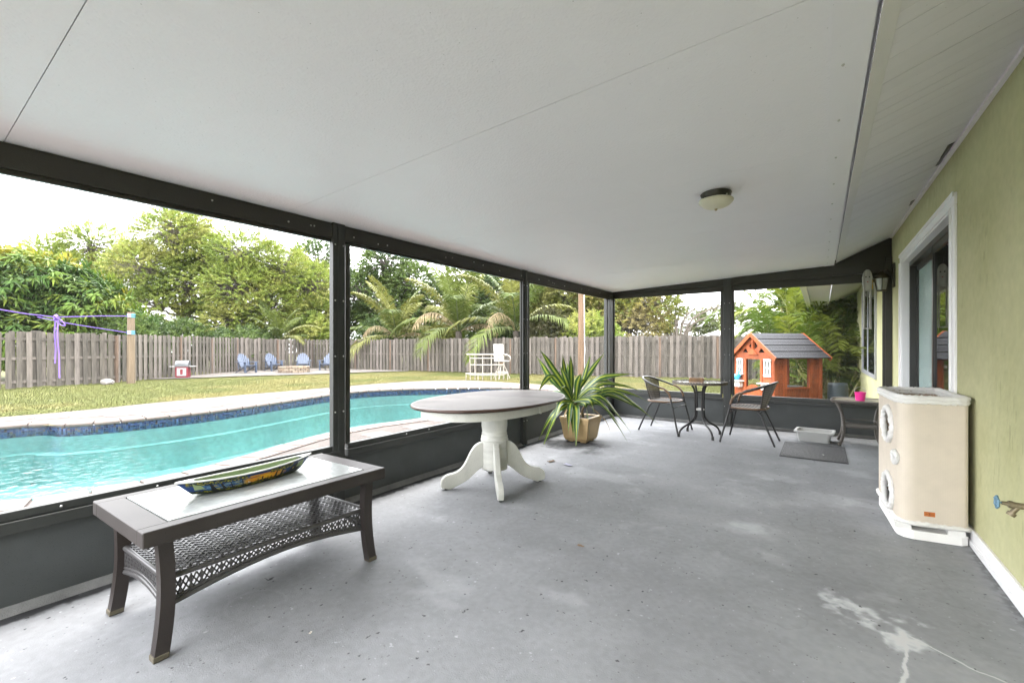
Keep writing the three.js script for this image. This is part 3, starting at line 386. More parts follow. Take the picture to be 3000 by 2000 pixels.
tree('feathery_tree', 'thin feathery green tree at the sky edge above the dark drooping tree', 'tree', [-37.9, -1.6], { ...airy, seed: 11, trunk: 0.2, fork: [0.3, 3, 0.5], n: 3000, lobes: [[0, 8.2, 0.3, 1.7, 1.5, 1.9], [0.5, 6.2, 2.0, 1.6, 1.4, 1.5], [0.2, 5.6, -0.8, 1.9, 1.7, 1.8], [0, 7.2, 2.6, 1.2, 1.1, 1.1], [0.4, 3.8, 0.8, 1.9, 1.5, 2.2], [0.2, 7.4, -1.6, 1.3, 1.3, 1.3]] });
tree('feathery_tree', 'tallest feathery yellow green tree with a pale leaning trunk behind the fence', 'tree', [-33.3, -2.9], { ...airy, seed: 12, trunk: 0.24, fork: [1.2, 3.6, -2.0], n: 6000, bark: std(0.2, 0.175, 0.14, 0.9, { map: T.wood }), lobes: [[0.3, 8.8, -1.4, 2.0, 1.8, 2.1], [0.8, 7.6, -3.2, 2.0, 1.7, 2.0], [0.2, 6.4, 0.2, 1.8, 1.6, 1.8], [0.9, 5.4, -2.2, 2.0, 1.6, 2.2], [0.5, 6.6, -4.8, 1.7, 1.5, 1.7], [0.6, 4.0, -0.4, 1.6, 1.2, 1.7], [0.8, 3.6, -4.0, 1.8, 1.4, 1.8], [0.2, 9.8, -2.2, 1.2, 1.1, 1.2]] });
tree('feathery_tree', 'broad feathery tree behind the fence corner with the blue chairs', 'tree', [-29.4, -8.6], { ...airy, seed: 13, trunk: 0.22, fork: [0.2, 2.6, 0.4], n: 5600, lobes: [[0, 7.6, 1.5, 2.0, 1.6, 2.0], [0.6, 6.9, -0.6, 2.0, 1.6, 2.0], [0.4, 5.2, 2.2, 1.9, 1.6, 1.8], [1.4, 5.8, -2.5, 1.8, 1.6, 1.8], [0.6, 4.2, 0.2, 2.0, 1.6, 2.0], [1.4, 3.4, -2.4, 1.8, 1.5, 1.6], [0.2, 3.0, 2.4, 1.6, 1.3, 1.6]] });
const big = { n: 4600, leaf: [28, 0.55, 0.13, 0.065, 0.1], cols: DARK, twig: 6, group: 'dark trees beyond the back fence' };
tree('shade_tree', 'dark green shade tree at the edge of the first screen opening', 'tree', [-33.5, -15.2], { ...big, seed: 21, trunk: 0.3, fork: [0, 3, 0], lobes: [[0, 8.4, 0, 2.6, 2.2, 2.6], [1, 6.2, -2, 2.4, 2, 2.4], [-0.6, 5.6, 2.2, 2.4, 2, 2.4], [0, 3.6, 0, 2.6, 2, 2.8], [1, 3.2, -3, 2, 1.8, 2]] });
tree('shade_tree', 'dark green shade tree rising behind the leftmost coconut palm', 'tree', [-27.4, -17.6], { ...big, seed: 22, trunk: 0.3, fork: [0, 3, 0], lobes: [[0, 8.3, 0, 2.2, 1.9, 2.2], [1.8, 6.6, -1, 2.2, 1.9, 2.2], [-1.4, 5.8, 1.2, 2.4, 2, 2.4], [0.6, 4.2, 0, 2.8, 2.2, 2.6], [2.4, 3.6, -0.6, 2.2, 2, 2.2]] });
tree('shade_tree', 'dark green shade tree behind the middle coconut palms', 'tree', [-20.6, -20.6], { ...big, seed: 23, trunk: 0.28, fork: [0, 2.6, 0], cols: [...DARK, [0.1, 0.12, 0.025]], lobes: [[0, 6.2, 0, 2.6, 1.9, 2.4], [2.6, 5.4, -0.6, 2.4, 1.9, 2.2], [-2.6, 4.8, 0.6, 2.4, 2, 2.2], [1, 3.4, 0, 3, 2, 2.6], [3.8, 3.2, 0, 2.2, 1.8, 2.2]] });
tree('shade_tree', 'brownish green tree behind the tall wooden pole', 'tree', [-11.6, -18.2], { ...big, seed: 24, n: 4200, trunk: 0.24, fork: [0, 2, 0], cols: [[0.09, 0.085, 0.02], [0.1, 0.12, 0.022], [0.14, 0.15, 0.03], [0.2, 0.2, 0.06]], lobes: [[0, 5.4, 0, 2.2, 1.8, 2], [1.9, 4.6, 0.3, 2, 1.8, 1.8], [-1.8, 4.2, 0.2, 2, 1.8, 1.8], [0.6, 2.8, 0.6, 2.4, 1.6, 2], [2.8, 2.9, 0.4, 1.8, 1.6, 1.8]] });
tree('flowering_tree', 'pale yellow flowering tree behind the fence past the corner post', 'tree', [-6.6, -18.2], { seed: 31, n: 4200, trunk: 0.2, fork: [0, 1.8, 0], leaf: [14, 0.4, 0.13, 0.06, 0.1], cols: YEL, twig: 5, lobes: [[0, 4.2, 0, 1.9, 1.5, 1.7], [1.5, 3.6, 0.3, 1.6, 1.3, 1.5], [-1.6, 3.7, 0.2, 1.7, 1.5, 1.6], [0.4, 2.6, 0.6, 2.1, 1.3, 1.7], [-2.4, 2.6, 0, 1.5, 1.4, 1.5]] });
tree('shade_tree', 'distant rounded green tree above the white shed roof', 'tree', [-4.0, -36], { ...big, seed: 33, n: 1500, group: undefined, trunk: 0.25, fork: [0, 2, 0], cols: [[0.07, 0.09, 0.03], [0.1, 0.12, 0.04]], lobes: [[0, 3.6, 0, 2.4, 1.5, 2.2], [-3, 3.4, 0, 2.2, 1.5, 2], [2.4, 2.8, 0, 2.2, 1.4, 2]] });
{ // nearly bare tree: fan of thin branches
  const r = RNG(35), t = thing('bare_tree', 'almost leafless tree with fanned grey branches behind the fence', 'tree', [-3.9, YG, -18.4]), w = [], fine = [];
  for (let i = 0; i < 9; i++) { const a = -0.9 + i * 0.22 + (r() - 0.5) * 0.2, L = 3.2 + 1.6 * r(), e = V(Math.sin(a) * L * 0.95, 1.6 + Math.cos(a) * L * 0.62, (r() - 0.5) * 1.6), m = V(e.x * 0.35, 1.6 + (e.y - 1.6) * 0.6, e.z * 0.4); w.push(limb([[0, 0, 0], [0.05 * i, 1.2, 0], m, e], 0.11, 0.028, 12, 5)); const c = curve([[0, 0, 0], [0.05 * i, 1.2, 0], m, e]); for (let k = 0; k < 16; k++) { const s = c.getPoint(0.45 + 0.55 * r()), d = V((r() - 0.3) * 1.6, (r() - 0.25) * 1.0, (r() - 0.5) * 1.4); fine.push(limb([s, s.clone().addScaledVector(d, 0.5).add(V(0, 0.08, 0)), s.clone().add(d)], 0.018, 0.007, 4, 3)); } }
  obj('trunk', w, std(0.13, 0.11, 0.09, 0.95), t); obj('twigs', fine, std(0.14, 0.11, 0.085, 0.95), t);
}
const shrub = (label, x, z, h, w, cols, seed) => tree('shrub', label, 'shrub', [x, z], { seed, trunk: 0.05, fork: [0, 0.5, 0], n: 1100, leaf: [14, 0.35, 0.16, 0.07, 0.1], cols, twig: 8, group: 'shrubs behind the fence', lobes: [[0, h * 0.55, 0, w, h * 0.45, w * 0.8], [w * 0.5, h * 0.4, 0.2, w * 0.7, h * 0.4, w * 0.7]] });
shrub('dark shrub over the fence between the leaning trunk and the small palm', -28.2, -3.2, 2.8, 1.6, DARK, 41); shrub('dark shrub over the fence below the leaning pale trunk', -26.6, -0.6, 2.9, 1.4, DARK, 42);
shrub('light green shrub just right of the small palm behind the fence', -26.4, -10.5, 3.6, 1.3, LIGHT, 43); shrub('dark shrub under the first large coconut palm', -22.6, -13.0, 3.3, 1.6, DARK, 44); shrub('yellow green shrub between the two large coconut palms', -17.4, -13.6, 2.7, 1.3, YEL.slice(0, 2), 45);
shrub('dark shrub behind the bar frame and palms', -13.6, -14.8, 3.0, 1.7, DARK, 46); shrub('brown green shrub beside the post nearest the potted plant', -9.3, -13.8, 3.4, 1.4, [[0.06, 0.06, 0.02], [0.08, 0.09, 0.02]], 47); shrub('dark shrub at the bend of the side fence behind the red grill', -23.9, 0.9, 2.6, 1.7, DARK, 49); shrub('dark shrub behind the fence nearest the blue chairs', -26.2, -5.4, 2.5, 1.9, DARK, 50); shrub('dark low shrub filling behind the fence corner', -27.6, -7.4, 2.4, 1.6, DARK, 51); shrub('dark low shrub behind the palm fence panels nearest the gravel', -19.6, -14.6, 2.6, 1.8, DARK, 52);
shrub('green shrub just behind the tall pole', -6.9, -13.9, 2.9, 1.3, LIGHT, 48);

// palm fronds
function frond(r, L, elev, droop, nL, ll, lw, hang, dead) { // rachis leaves along +z, bends down with gravity
  const pts = []; let p = V(0, 0, 0), a = elev; const seg = 9; for (let i = 0; i <= seg; i++) { pts.push(p.clone()); a -= droop * (0.35 + 1.3 * i / seg) / seg; p = p.clone().add(V((dead ? 0.02 : 0), Math.sin(a), Math.cos(a)).multiplyScalar(L / seg)); }
  const c = curve(pts), rach = limb(pts, L * 0.009, L * 0.002, 10, 4), P = [], I = [];
  for (let i = 0; i < nL; i++) for (const s of [-1, 1]) {
    const t = 0.14 + 0.85 * (i + 0.3 * r()) / nL, b = c.getPoint(t), tg = c.getTangent(t), sd = V(0, 1, 0).cross(tg).normalize(), up = tg.clone().cross(sd); const l = ll * Math.sin(Math.PI * (0.12 + 0.8 * t)) * (0.85 + 0.3 * r());
    const d = sd.clone().multiplyScalar(s * (0.85 - 0.25 * t)).addScaledVector(tg, 0.55 + 0.3 * r()).addScaledVector(up, 0.28 - (dead ? 0.5 : 0)).normalize(); const q1 = b.clone().addScaledVector(d, l * 0.5).add(V(0, -hang * l * 0.12, 0)), q2 = b.clone().addScaledVector(d, l * 0.92).add(V((r() - 0.5) * 0.1 * l, -hang * l * (0.42 + 0.2 * r()), 0)); const w = tg.clone().multiplyScalar(lw / 2).addScaledVector(up, (r() - 0.5) * lw * 0.6);
    const k = P.length / 3; for (const v of [b.clone().addScaledVector(w, 0.5), b.clone().addScaledVector(w, -0.5), q1.clone().add(w), q1.clone().sub(w), q2]) P.push(v.x, v.y, v.z); I.push(k, k + 1, k + 2, k + 1, k + 3, k + 2, k + 2, k + 3, k + 4);
  }
  const g = new THREE.BufferGeometry(); g.setAttribute('position', new THREE.Float32BufferAttribute(P, 3)); g.setIndex(I); g.computeVertexNormals(); return merge([rach, g]);
}
{
  const green = [leafMat(0.06, 0.085, 0.016, 0.3), leafMat(0.085, 0.11, 0.02, 0.3), leafMat(0.13, 0.135, 0.03, 0.3)], tan = leafMat(0.25, 0.19, 0.11, 0.25), r0 = RNG(51);
  const G = []; for (const [e, d] of [[1.35, 0.7], [1.15, 1.0], [0.9, 1.35], [0.6, 1.6], [0.25, 1.6]]) for (let k = 0; k < 2; k++) G.push(frond(r0, 3.5, e, d, 58, 0.9, 0.055, 1, false));
  const D = [frond(r0, 3.0, 0.9, 2.2, 34, 0.6, 0.032, 0.9, true), frond(r0, 2.7, 0.6, 2.0, 34, 0.55, 0.032, 0.9, true)];
  const palm = (label, x, z, y, sc, seed, nDead, face) => {
    const r = RNG(seed), t = thing('coconut_palm', label, 'palm tree', [x, YG, z], 0, 'coconut palms behind the back fence'); obj('trunk', limb([[0, 0, 0], [0.08, y * 0.5, 0], [0, y, 0]], 0.2 * sc, 0.13 * sc, 10, 9), M.bark, t);
    const n = 15; for (let i = 0; i < n; i++) { const lev = Math.min(4, Math.floor(i / n * 5)), o = obj('frond', G[lev * 2 + (r() * 2 | 0)], green[r() * 3 | 0], t); o.position.y = y; o.rotation.y = i * 2.4 + r() * 0.5; const s = sc * (0.85 + 0.25 * r()); o.scale.set(s, s, s); }
    for (let i = 0; i < nDead; i++) { const o = obj('dead_frond', D[i % 2], tan, t); o.position.y = y - 0.1; o.rotation.y = face + (i - (nDead - 1) / 2) * (1.9 / Math.max(1, nDead - 1)) + 0.3 * (r() - 0.5); o.scale.setScalar(sc * (0.9 + 0.2 * r())); o.userData.label = 'dry tan hanging frond'; }
  };
  const f = (x, z) => Math.atan2(3 - x, 7.6 - z);
  palm('smallest coconut palm behind the blue garden chairs', -25.7, -7.6, 1.7, 0.8, 52, 0, 0);
  palm('leftmost of the three large coconut palms behind the back fence', -19.9, -12.2, 2.0, 1.15, 53, 2, f(-19.9, -12.2));
  palm('tallest coconut palm in the middle of the second screen opening', -15.2, -13.0, 2.35, 1.4, 54, 2, f(-15, -13));
  palm('coconut palm beside the second screen post with browning fronds', -11.4, -13.6, 2.3, 1.25, 55, 2, f(-11.4, -13.6) + 0.4);
  // areca clump behind the playhouse
  const A = []; for (const [e, d] of [[1.4, 0.8], [1.15, 1.1], [0.85, 1.4], [0.5, 1.5], [0.15, 1.2]]) for (let k = 0; k < 2; k++) A.push(frond(r0, 1.7, e, d, 24, 0.55, 0.046, 0.7, false));
  const ag = [leafMat(0.09, 0.13, 0.01, 0.3), leafMat(0.13, 0.16, 0.014, 0.3), leafMat(0.06, 0.1, 0.01, 0.3)], cane = std(0.2, 0.19, 0.07, 0.6);
  const areca = (label, x, z, n, hMax, seed) => {
    const r = RNG(seed), t = thing('areca_palm', label, 'palm tree', [x, YG, z], 0, 'areca palms behind the playhouse');
    for (let i = 0; i < n; i++) { const a = r() * 6.28, q = 0.9 * Math.sqrt(r()), h = 0.35 + (hMax - 0.35) * r(), px = Math.cos(a) * q, pz = Math.sin(a) * q, tx = px * 1.5, tz = pz * 1.5; obj('cane', limb([[px * 0.6, 0, pz * 0.6], [px, h * 0.5, pz], [tx, h, tz]], 0.04, 0.028, 6, 6), cane, t); for (let k = 0; k < 6; k++) { const ry = k * 2.4 + r() * 6.28; if (h < 1.2 && Math.sin(ry) < -0.3) continue; const lev = Math.min(4, k * 0.8 + r() | 0), o = obj('frond', A[lev * 2 + (r() * 2 | 0)], ag[r() * 3 | 0], t); o.position.set(tx, h, tz); o.rotation.y = ry; o.scale.setScalar(0.8 + 0.4 * r()); } }
  };
  areca('bright yellow green feathery palm clump rising behind the playhouse roof', 2.6, -8.0, 22, 2.6, 61);
  areca('green feathery palm clump between the playhouse and the house wing', 3.1, -8.6, 26, 2.9, 62);
  areca('dark feathery palm clump close against the end of the house wing', 3.6, -9.6, 22, 3.4, 63);
  areca('low dark feathery palm beside the right wall of the playhouse', 3.25, -6.2, 16, 1.19, 65);
  areca('tall feathery palm clump behind the others above the playhouse ridge', 2.3, -10.2, 20, 3.2, 67);
}
// ================================================================ coffee table
M.brown = std(0.04, 0.031, 0.028, 0.38, { map: T.grime, bumpMap: rep(T.fine, 4), bumpScale: 0.0005 });
M.wicker = std(0.07, 0.067, 0.068, 0.3);
{
  const X0 = -0.315, X1 = 0.315, Z0 = -0.56, Z1 = 0.56, H = 0.517, t = thing('coffee_table', 'dark brown outdoor coffee table with frosted glass top and woven lower shelf', 'coffee table', [0.607, 0, 6.476]);
  const q = 0.062, fr = (a, b, c, d) => rb2(0.006, a, b, H - 0.062, H, c, d);
  obj('top_frame', [fr(X0, X0 + q, Z0, Z1), fr(X1 - q, X1, Z0, Z1), fr(X0 + q - 0.004, X1 - q + 0.004, Z0, Z0 + 0.1), fr(X0 + q - 0.004, X1 - q + 0.004, Z1 - 0.1, Z1)], phy(0.06, 0.052, 0.049, 0.5, { map: T.grime, specularIntensity: 0.45 }), t);
  obj('glass_top', [rb2(0.003, X0 + q + 0.004, X1 - q - 0.004, H - 0.012, H + 0.0015, Z0 + 0.104, Z1 - 0.104)], phy(0.34, 0.36, 0.35, 0.3, { map: rep(T.mottle, 1.2), bumpMap: rep(T.ripple, 3), bumpScale: 0.002, clearcoat: 0.2, clearcoatRoughness: 0.12, specularIntensity: 0.6 }), t);
  for (const sx of [-1, 1]) for (const sz of [-1, 1]) {
    const g = [], n = 9, at = k => { const y = (H - 0.06) * (1 - k / n) + 0.001, u = k / n, b = -0.013 * Math.sin(u * Math.PI) + 0.016 * u * u; return [sx * (0.256 + 0.01 * u * u), y, sz * (0.478 + b)]; };
    for (let k = 0; k < n; k++) { const [ax, ay, az] = at(k), [bx, by, bz] = at(k + 1), w = 0.022, d = 0.025; g.push(hexa([[bx - w, by, bz + d], [bx + w, by, bz + d], [bx + w, by, bz - d], [bx - w, by, bz - d], [ax - w, ay, az + d], [ax + w, ay, az + d], [ax + w, ay, az - d], [ax - w, ay, az - d]])); }
    const l = obj('leg', g, M.brown, t); const [fx, , fz] = at(n); obj('foot_cap', rbox(0.047, 0.022, 0.053, 0.004, fx, 0.0125, fz), std(0.16, 0.14, 0.1, 0.8, { map: T.mottle }), l);
  }
  // woven shelf
  const xs = 0.232, zs = 0.455, y = 0.292, w = [], W = 0.0055, Th = 0.003; const nl = 13;
  for (let i = 0; i < nl; i++) { const x = -xs + 2 * xs * (i + 0.5) / nl, hx = xs / nl; w.push(strip(V(x, y - 0.002, -zs), V(x, y - 0.002, zs), 0.006, Th)); const n = 30; for (let k = 0; k < n; k++) { const za = -zs + 2 * zs * k / n, zb = -zs + 2 * zs * (k + 1) / n, f = k % 2 ? 1 : -1; w.push(strip(V(x - f * hx, y, za), V(x + f * hx, y, zb), W, Th), strip(V(x + f * hx, y + 0.003, za), V(x - f * hx, y + 0.003, zb), W, Th)); } }
  for (let k = 0; k <= 30; k++) { const z = -zs + 2 * zs * k / 30; w.push(strip(V(-xs, y - 0.004, z), V(xs, y - 0.004, z), 0.004, Th)); }
  const sh = obj('woven_shelf', w, M.wicker, t); sh.userData.kind = 'stuff';
  const rim = []; for (const s of [-1, 1]) { rim.push(tube([[s * (xs + 0.01), y, -zs], [s * (xs + 0.01), y, 0], [s * (xs + 0.01), y, zs]], 0.012, 16, 8)); rim.push(tube([[-xs, y, s * (zs + 0.01)], [0, y, s * (zs + 0.01)], [xs, y, s * (zs + 0.01)]], 0.012, 10, 8)); }
  obj('shelf_rim', rim, M.wicker, t);
  // lattice skirts, arched below
  const skirt = (A, B, n, drop) => { const g = [], P = (u, v) => { const p = A.clone().lerp(B, u), low = 0.185 + drop * Math.sin(u * Math.PI); p.y = y - 0.01 - v * (y - 0.01 - low); return p; }, nr = B.clone().sub(A).normalize(), up = V(-nr.z, 0, nr.x);
    for (let i = 0; i < n; i++) { const u0 = i / n, u1 = (i + 1) / n, um = (u0 + u1) / 2; for (const [a, b, c, d] of [[u0, 0.12, u1, 0.86], [u1, 0.12, u0, 0.86], [um, 0.05, u1, 0.5], [um, 0.05, u0, 0.5], [um, 0.95, u1, 0.5], [um, 0.95, u0, 0.5]]) g.push(strip(P(a, b), P(c, d), 0.006, 0.003, up)); g.push(strip(P(u0, 0.04), P(u0, 0.96), 0.006, 0.004, up)); }
    const low = [], n2 = 20; for (let i = 0; i <= n2; i++) low.push(P(i / n2, 1)); g.push(tube(low, 0.011, 30, 7)); const l2 = low.map(p => p.clone().add(V(0, 0.018, 0))); g.push(tube(l2, 0.006, 30, 6)); return g; };
  for (const s of [-1, 1]) { obj('lattice_skirt', skirt(V(s * (xs + 0.012), 0, -zs), V(s * (xs + 0.012), 0, zs), 24, 0.05), M.wicker, t); obj('lattice_skirt', skirt(V(-xs, 0, s * (zs + 0.012)), V(xs, 0, s * (zs + 0.012)), 12, 0.03), M.wicker, t); }
}
{ // painted pirogue
  const t = thing('model_boat', 'painted wooden model boat with sunset swamp scene lying on the coffee table', 'model boat', [0.6, 0.519, 6.5], 0.06);
  const W = 1024, H = 160, cv = document.createElement('canvas'); cv.width = W; cv.height = H; const c = cv.getContext('2d'), r = RNG(71);
  c.fillStyle = '#123a78'; c.fillRect(0, 0, W, H); c.fillStyle = '#0d2a5c'; c.fillRect(0, 0, W, 30);
  for (let i = 0; i < 160; i++) { const x = 380 + 330 * r(), y = 40 + 90 * r(), k = Math.max(0, 1 - Math.hypot((x - 545) / 190, (y - 85) / 70)); if (k <= 0.05) continue; c.fillStyle = k > 0.55 ? '#f2b81c' : k > 0.3 ? '#e8951c' : '#d8a64a'; c.fillRect(x, y, 50 + 40 * r(), 5 + 6 * r()); }
  for (let i = 0; i < 120; i++) { c.fillStyle = ['#6fa3c8', '#2f65a0', '#c9b23a', '#8fb8cf', '#3d5a2a'][r() * 5 | 0]; c.fillRect(90 + 300 * r(), 65 + 60 * r(), 12 + 40 * r(), 2 + 3 * r()); }
  c.fillStyle = '#10160f'; c.fillRect(0, 128, W, 40); for (let i = 0; i < 260; i++) { c.fillStyle = ['#141c10', '#2c3a16', '#8b8a22', '#1b2412'][r() * 4 | 0]; c.fillRect(W * r(), 116 + 34 * r(), 8 + 24 * r(), 3 + 8 * r()); }
  const trunk = (x, w, lean) => { c.fillStyle = '#10151a'; c.beginPath(); c.moveTo(x - w, 140); c.quadraticCurveTo(x - w * 0.35 + lean, 100, x - w * 0.3 + lean, 18); c.lineTo(x + w * 0.3 + lean, 18); c.quadraticCurveTo(x + w * 0.4 + lean, 100, x + w, 140); c.fill(); };
  trunk(175, 26, 0); trunk(255, 14, -12); trunk(310, 7, 0); trunk(395, 7, 0); trunk(690, 18, 0); trunk(745, 18, 4);
  const leaves = (x0, x1, y0, y1, n) => { for (let i = 0; i < n; i++) { c.fillStyle = ['#14200f', '#c5b52c', '#1d2c14', '#7d8a24', '#0f170d'][r() * 5 | 0]; c.fillRect(x0 + (x1 - x0) * r(), y0 + (y1 - y0) * r(), 5 + 9 * r(), 3 + 5 * r()); } };
  leaves(30, 430, 14, 52, 520); leaves(620, 830, 14, 60, 340);
  c.strokeStyle = '#15110c'; c.lineWidth = 3; c.beginPath(); c.moveTo(560, 96); c.lineTo(498, 58); c.stroke(); c.fillStyle = '#1a1712'; c.fillRect(556, 84, 14, 34); c.fillStyle = '#b5432a'; c.fillRect(555, 76, 16, 9); for (const x of [520, 610, 640]) { c.fillStyle = '#14100c'; c.fillRect(x, 96, 7, 34); } c.fillStyle = '#14100c'; c.fillRect(500, 116, 160, 8);
  c.fillStyle = '#f4f4ee'; c.fillRect(438, 112, 20, 9); c.fillRect(440, 100, 5, 14);
  c.fillStyle = '#15181c'; c.beginPath(); c.moveTo(835, 90); c.lineTo(872, 40); c.lineTo(950, 40); c.lineTo(966, 78); c.lineTo(966, 122); c.lineTo(835, 122); c.fill(); c.fillStyle = '#c9ccd0'; c.beginPath(); c.moveTo(880, 26); c.lineTo(960, 26); c.lineTo(975, 62); c.lineTo(905, 66); c.fill(); c.strokeStyle = '#555a60'; for (let i = 0; i < 7; i++) { c.beginPath(); c.moveTo(885 + i * 12, 26); c.lineTo(908 + i * 10, 64); c.stroke(); } c.fillStyle = '#e8c93a'; c.fillRect(862, 84, 14, 18); c.fillRect(934, 82, 12, 20);
  const tx = new THREE.CanvasTexture(cv); tx.colorSpace = THREE.SRGBColorSpace;
  const L = 0.335, n = 24, half = u => 0.056 * Math.pow(1 - Math.pow(Math.abs(u), 2.2), 0.8) + 0.002, sheer = u => 0.064 + 0.018 * u * u, keelZ = u => u * L * 0.8, side = s => { const P = [], U = [], I = []; for (let i = 0; i <= n; i++) { const u = -1 + 2 * i / n; P.push(s * half(u), sheer(u), u * L, s * half(u) * 0.78, 0.003 + 0.012 * Math.pow(Math.abs(u), 4), keelZ(u)); U.push(0.5 - s * u / 2, 1, 0.5 - s * u / 2, 0); if (i < n) I.push(2 * i, 2 * i + 1, 2 * i + 2, 2 * i + 2, 2 * i + 1, 2 * i + 3); } const g = new THREE.BufferGeometry(); g.setAttribute('position', new THREE.Float32BufferAttribute(P, 3)); g.setAttribute('uv', new THREE.Float32BufferAttribute(U, 2)); g.setIndex(I); g.computeVertexNormals(); return g; };
  const paint = std(0.62, 0.62, 0.62, 0.35, { map: tx }); obj('hull_side', side(1), paint, t); obj('hull_side', side(-1), paint, t);
  const bot = [], inn = []; for (let i = 0; i <= n; i++) { const u = -1 + 2 * i / n; bot.push([half(u) * 0.78, keelZ(u)]); inn.push([half(u) * 0.9, u * L * 0.97]); } const loop = a => [...a, ...a.slice().reverse().map(([x, z]) => [-x, z])];
  obj('hull_bottom', [flat(loop(bot), 0.004)], std(0.1, 0.12, 0.1), t); obj('interior', [flat(loop(inn.filter(([, z]) => Math.abs(z) < 0.26).map(([x, z]) => [x * 0.85, z])), 0.034), ...[1, -1].map(s => { const P = []; for (let i = 2; i < n - 2; i++) { const f = (k) => { const u = -1 + 2 * k / n; return [[s * half(u) * 0.94, sheer(u) - 0.001, u * L], [s * half(u) * 0.76, 0.034, u * L * 0.95]]; }, [a, b] = f(i), [d, e] = f(i + 1); P.push(...a, ...b, ...d, ...d, ...b, ...e); } const g = new THREE.BufferGeometry(); g.setAttribute('position', new THREE.Float32BufferAttribute(P, 3)); g.computeVertexNormals(); return g; })], std(0.2, 0.26, 0.13, 0.5), t);
  const gw = []; for (const s of [-1, 1]) { const p = []; for (let i = 0; i <= n; i++) { const u = -1 + 2 * i / n; p.push([s * (half(u) - 0.002), sheer(u), u * L]); } gw.push(tube(p, 0.0042, 40, 6)); } for (const s of [-1, 1]) { const d = []; for (let i = 0; i <= 6; i++) { const u = s * (1 - 0.13 * i / 6 * 1.6); d.push([half(u), u * L]); } gw.push(flat(loop(d), 0.0795)); } obj('gunwale', gw, std(0.72, 0.73, 0.7, 0.4), t);
}
// ================================================================ oval pedestal table
M.cream = std(0.74, 0.74, 0.68, 0.4, { map: T.grime });
{
  const t = thing('dining_table', 'oval pedestal dining table with worn brown top and white painted base', 'dining table', [0.62, 0, 4.47], 0.06);
  const out = (a, b, n = 72) => { const p = []; for (let i = 0; i < n; i++) { const w = i / n * 6.28318, c = Math.cos(w), s = Math.sin(w), e = 0.9; p.push(new THREE.Vector2(Math.sign(c) * a * Math.pow(Math.abs(c), e), Math.sign(s) * b * Math.pow(Math.abs(s), e))); } return new THREE.Shape(p); };
  T.topwood = tex(512, 1024, (u, v, o) => { const g = fbm(u, v, 60, 3, 3, 101), b = fbm(u, v, 4, 6, 5, 102), d = smooth(0.4, 0.62, b), s = fbm(u, v, 30, 60, 3, 103); let k = 0.85 + 0.3 * (g - 0.5); let R = 0.36 * k, G = 0.31 * k, B = 0.29 * k; const dust = 0.55 * d + 0.25; R += (0.55 - R) * dust; G += (0.55 - G) * dust; B += (0.54 - B) * dust; if (s > 0.7) { R *= 0.9; G *= 0.9; B *= 0.9; } o[0] = R; o[1] = G; o[2] = B; });
  const top = new THREE.ExtrudeGeometry(out(0.505, 0.812), { depth: 0.012, bevelEnabled: true, bevelThickness: 0.008, bevelSize: 0.02, bevelSegments: 4 }).rotateX(-Math.PI / 2).translate(0, 0.744, 0);
  obj('tabletop', muv(top, 0.6), phy(0.35, 0.305, 0.275, 0.55, { specularIntensity: 0.4, map: T.topwood, bumpMap: rep(T.fine, 3), bumpScale: 0.0006 }), t);
  const edge = []; out(0.522, 0.829).getPoints().forEach(p => edge.push([p.x, 0.751, -p.y])); obj('edge_band', tube(edge, 0.0135, 144, 8, true), std(0.075, 0.04, 0.028, 0.4, { map: T.wood }), t);
  const ap = out(0.455, 0.762), hole = out(0.435, 0.742); ap.holes.push(hole); obj('apron', muv(new THREE.ExtrudeGeometry(ap, { depth: 0.078, bevelEnabled: false }).rotateX(-Math.PI / 2).translate(0, 0.666, 0)), M.cream, t);
  obj('apron_joint', [b2(0.452, 0.462, 0.662, 0.742, -0.012, 0.012), b2(-0.462, -0.452, 0.662, 0.742, -0.012, 0.012)], M.cream, t);
  obj('pedestal', [lathe([[0.001, 0.15], [0.112, 0.15], [0.116, 0.162], [0.112, 0.175], [0.112, 0.19]], 36), lathe([[0.118, 0.19], [0.118, 0.395]], 8).toNonIndexed(), lathe([[0.118, 0.395], [0.122, 0.405], [0.118, 0.418], [0.113, 0.42], [0.117, 0.432], [0.112, 0.445], [0.108, 0.448], [0.112, 0.46], [0.107, 0.472], [0.108, 0.48], [0.114, 0.53], [0.113, 0.57], [0.107, 0.6], [0.113, 0.606], [0.113, 0.616], [0.106, 0.622], [0.112, 0.63], [0.118, 0.64]], 36), lathe([[0.118, 0.64], [0.122, 0.668]], 8), b2(-0.2, 0.2, 0.664, 0.7, -0.3, 0.3)].map(g => { if (g.parameters && g.parameters.segments === 8) { g = g.toNonIndexed(); g.computeVertexNormals(); } return g; }), M.cream, t);
  const s = new THREE.Shape(); s.moveTo(0.1, 0.385); s.bezierCurveTo(0.17, 0.385, 0.2, 0.33, 0.235, 0.26); s.bezierCurveTo(0.28, 0.16, 0.33, 0.135, 0.4, 0.128); s.bezierCurveTo(0.45, 0.12, 0.47, 0.085, 0.462, 0.03); s.lineTo(0.395, 0.012); s.bezierCurveTo(0.36, 0.03, 0.3, 0.045, 0.24, 0.085); s.bezierCurveTo(0.19, 0.12, 0.15, 0.17, 0.1, 0.19); s.closePath();
  const lg = new THREE.ExtrudeGeometry(s, { depth: 0.034, bevelEnabled: true, bevelThickness: 0.006, bevelSize: 0.006, bevelSegments: 2, curveSegments: 10 }).translate(0, -0.004, -0.017), pad = cyl(0.014, 0.014, 0.012, 0.425, 0.0005, 0, 10);
  for (const a of [[-0.26, 0.33], [0.31, 0.33], [0.26, -0.33], [-0.31, -0.33]]) { const l = obj('leg', lg, M.cream, t); l.rotation.y = -Math.atan2(a[1], a[0]) - 0.06; obj('foot_pad', pad, M.black, l); }
}
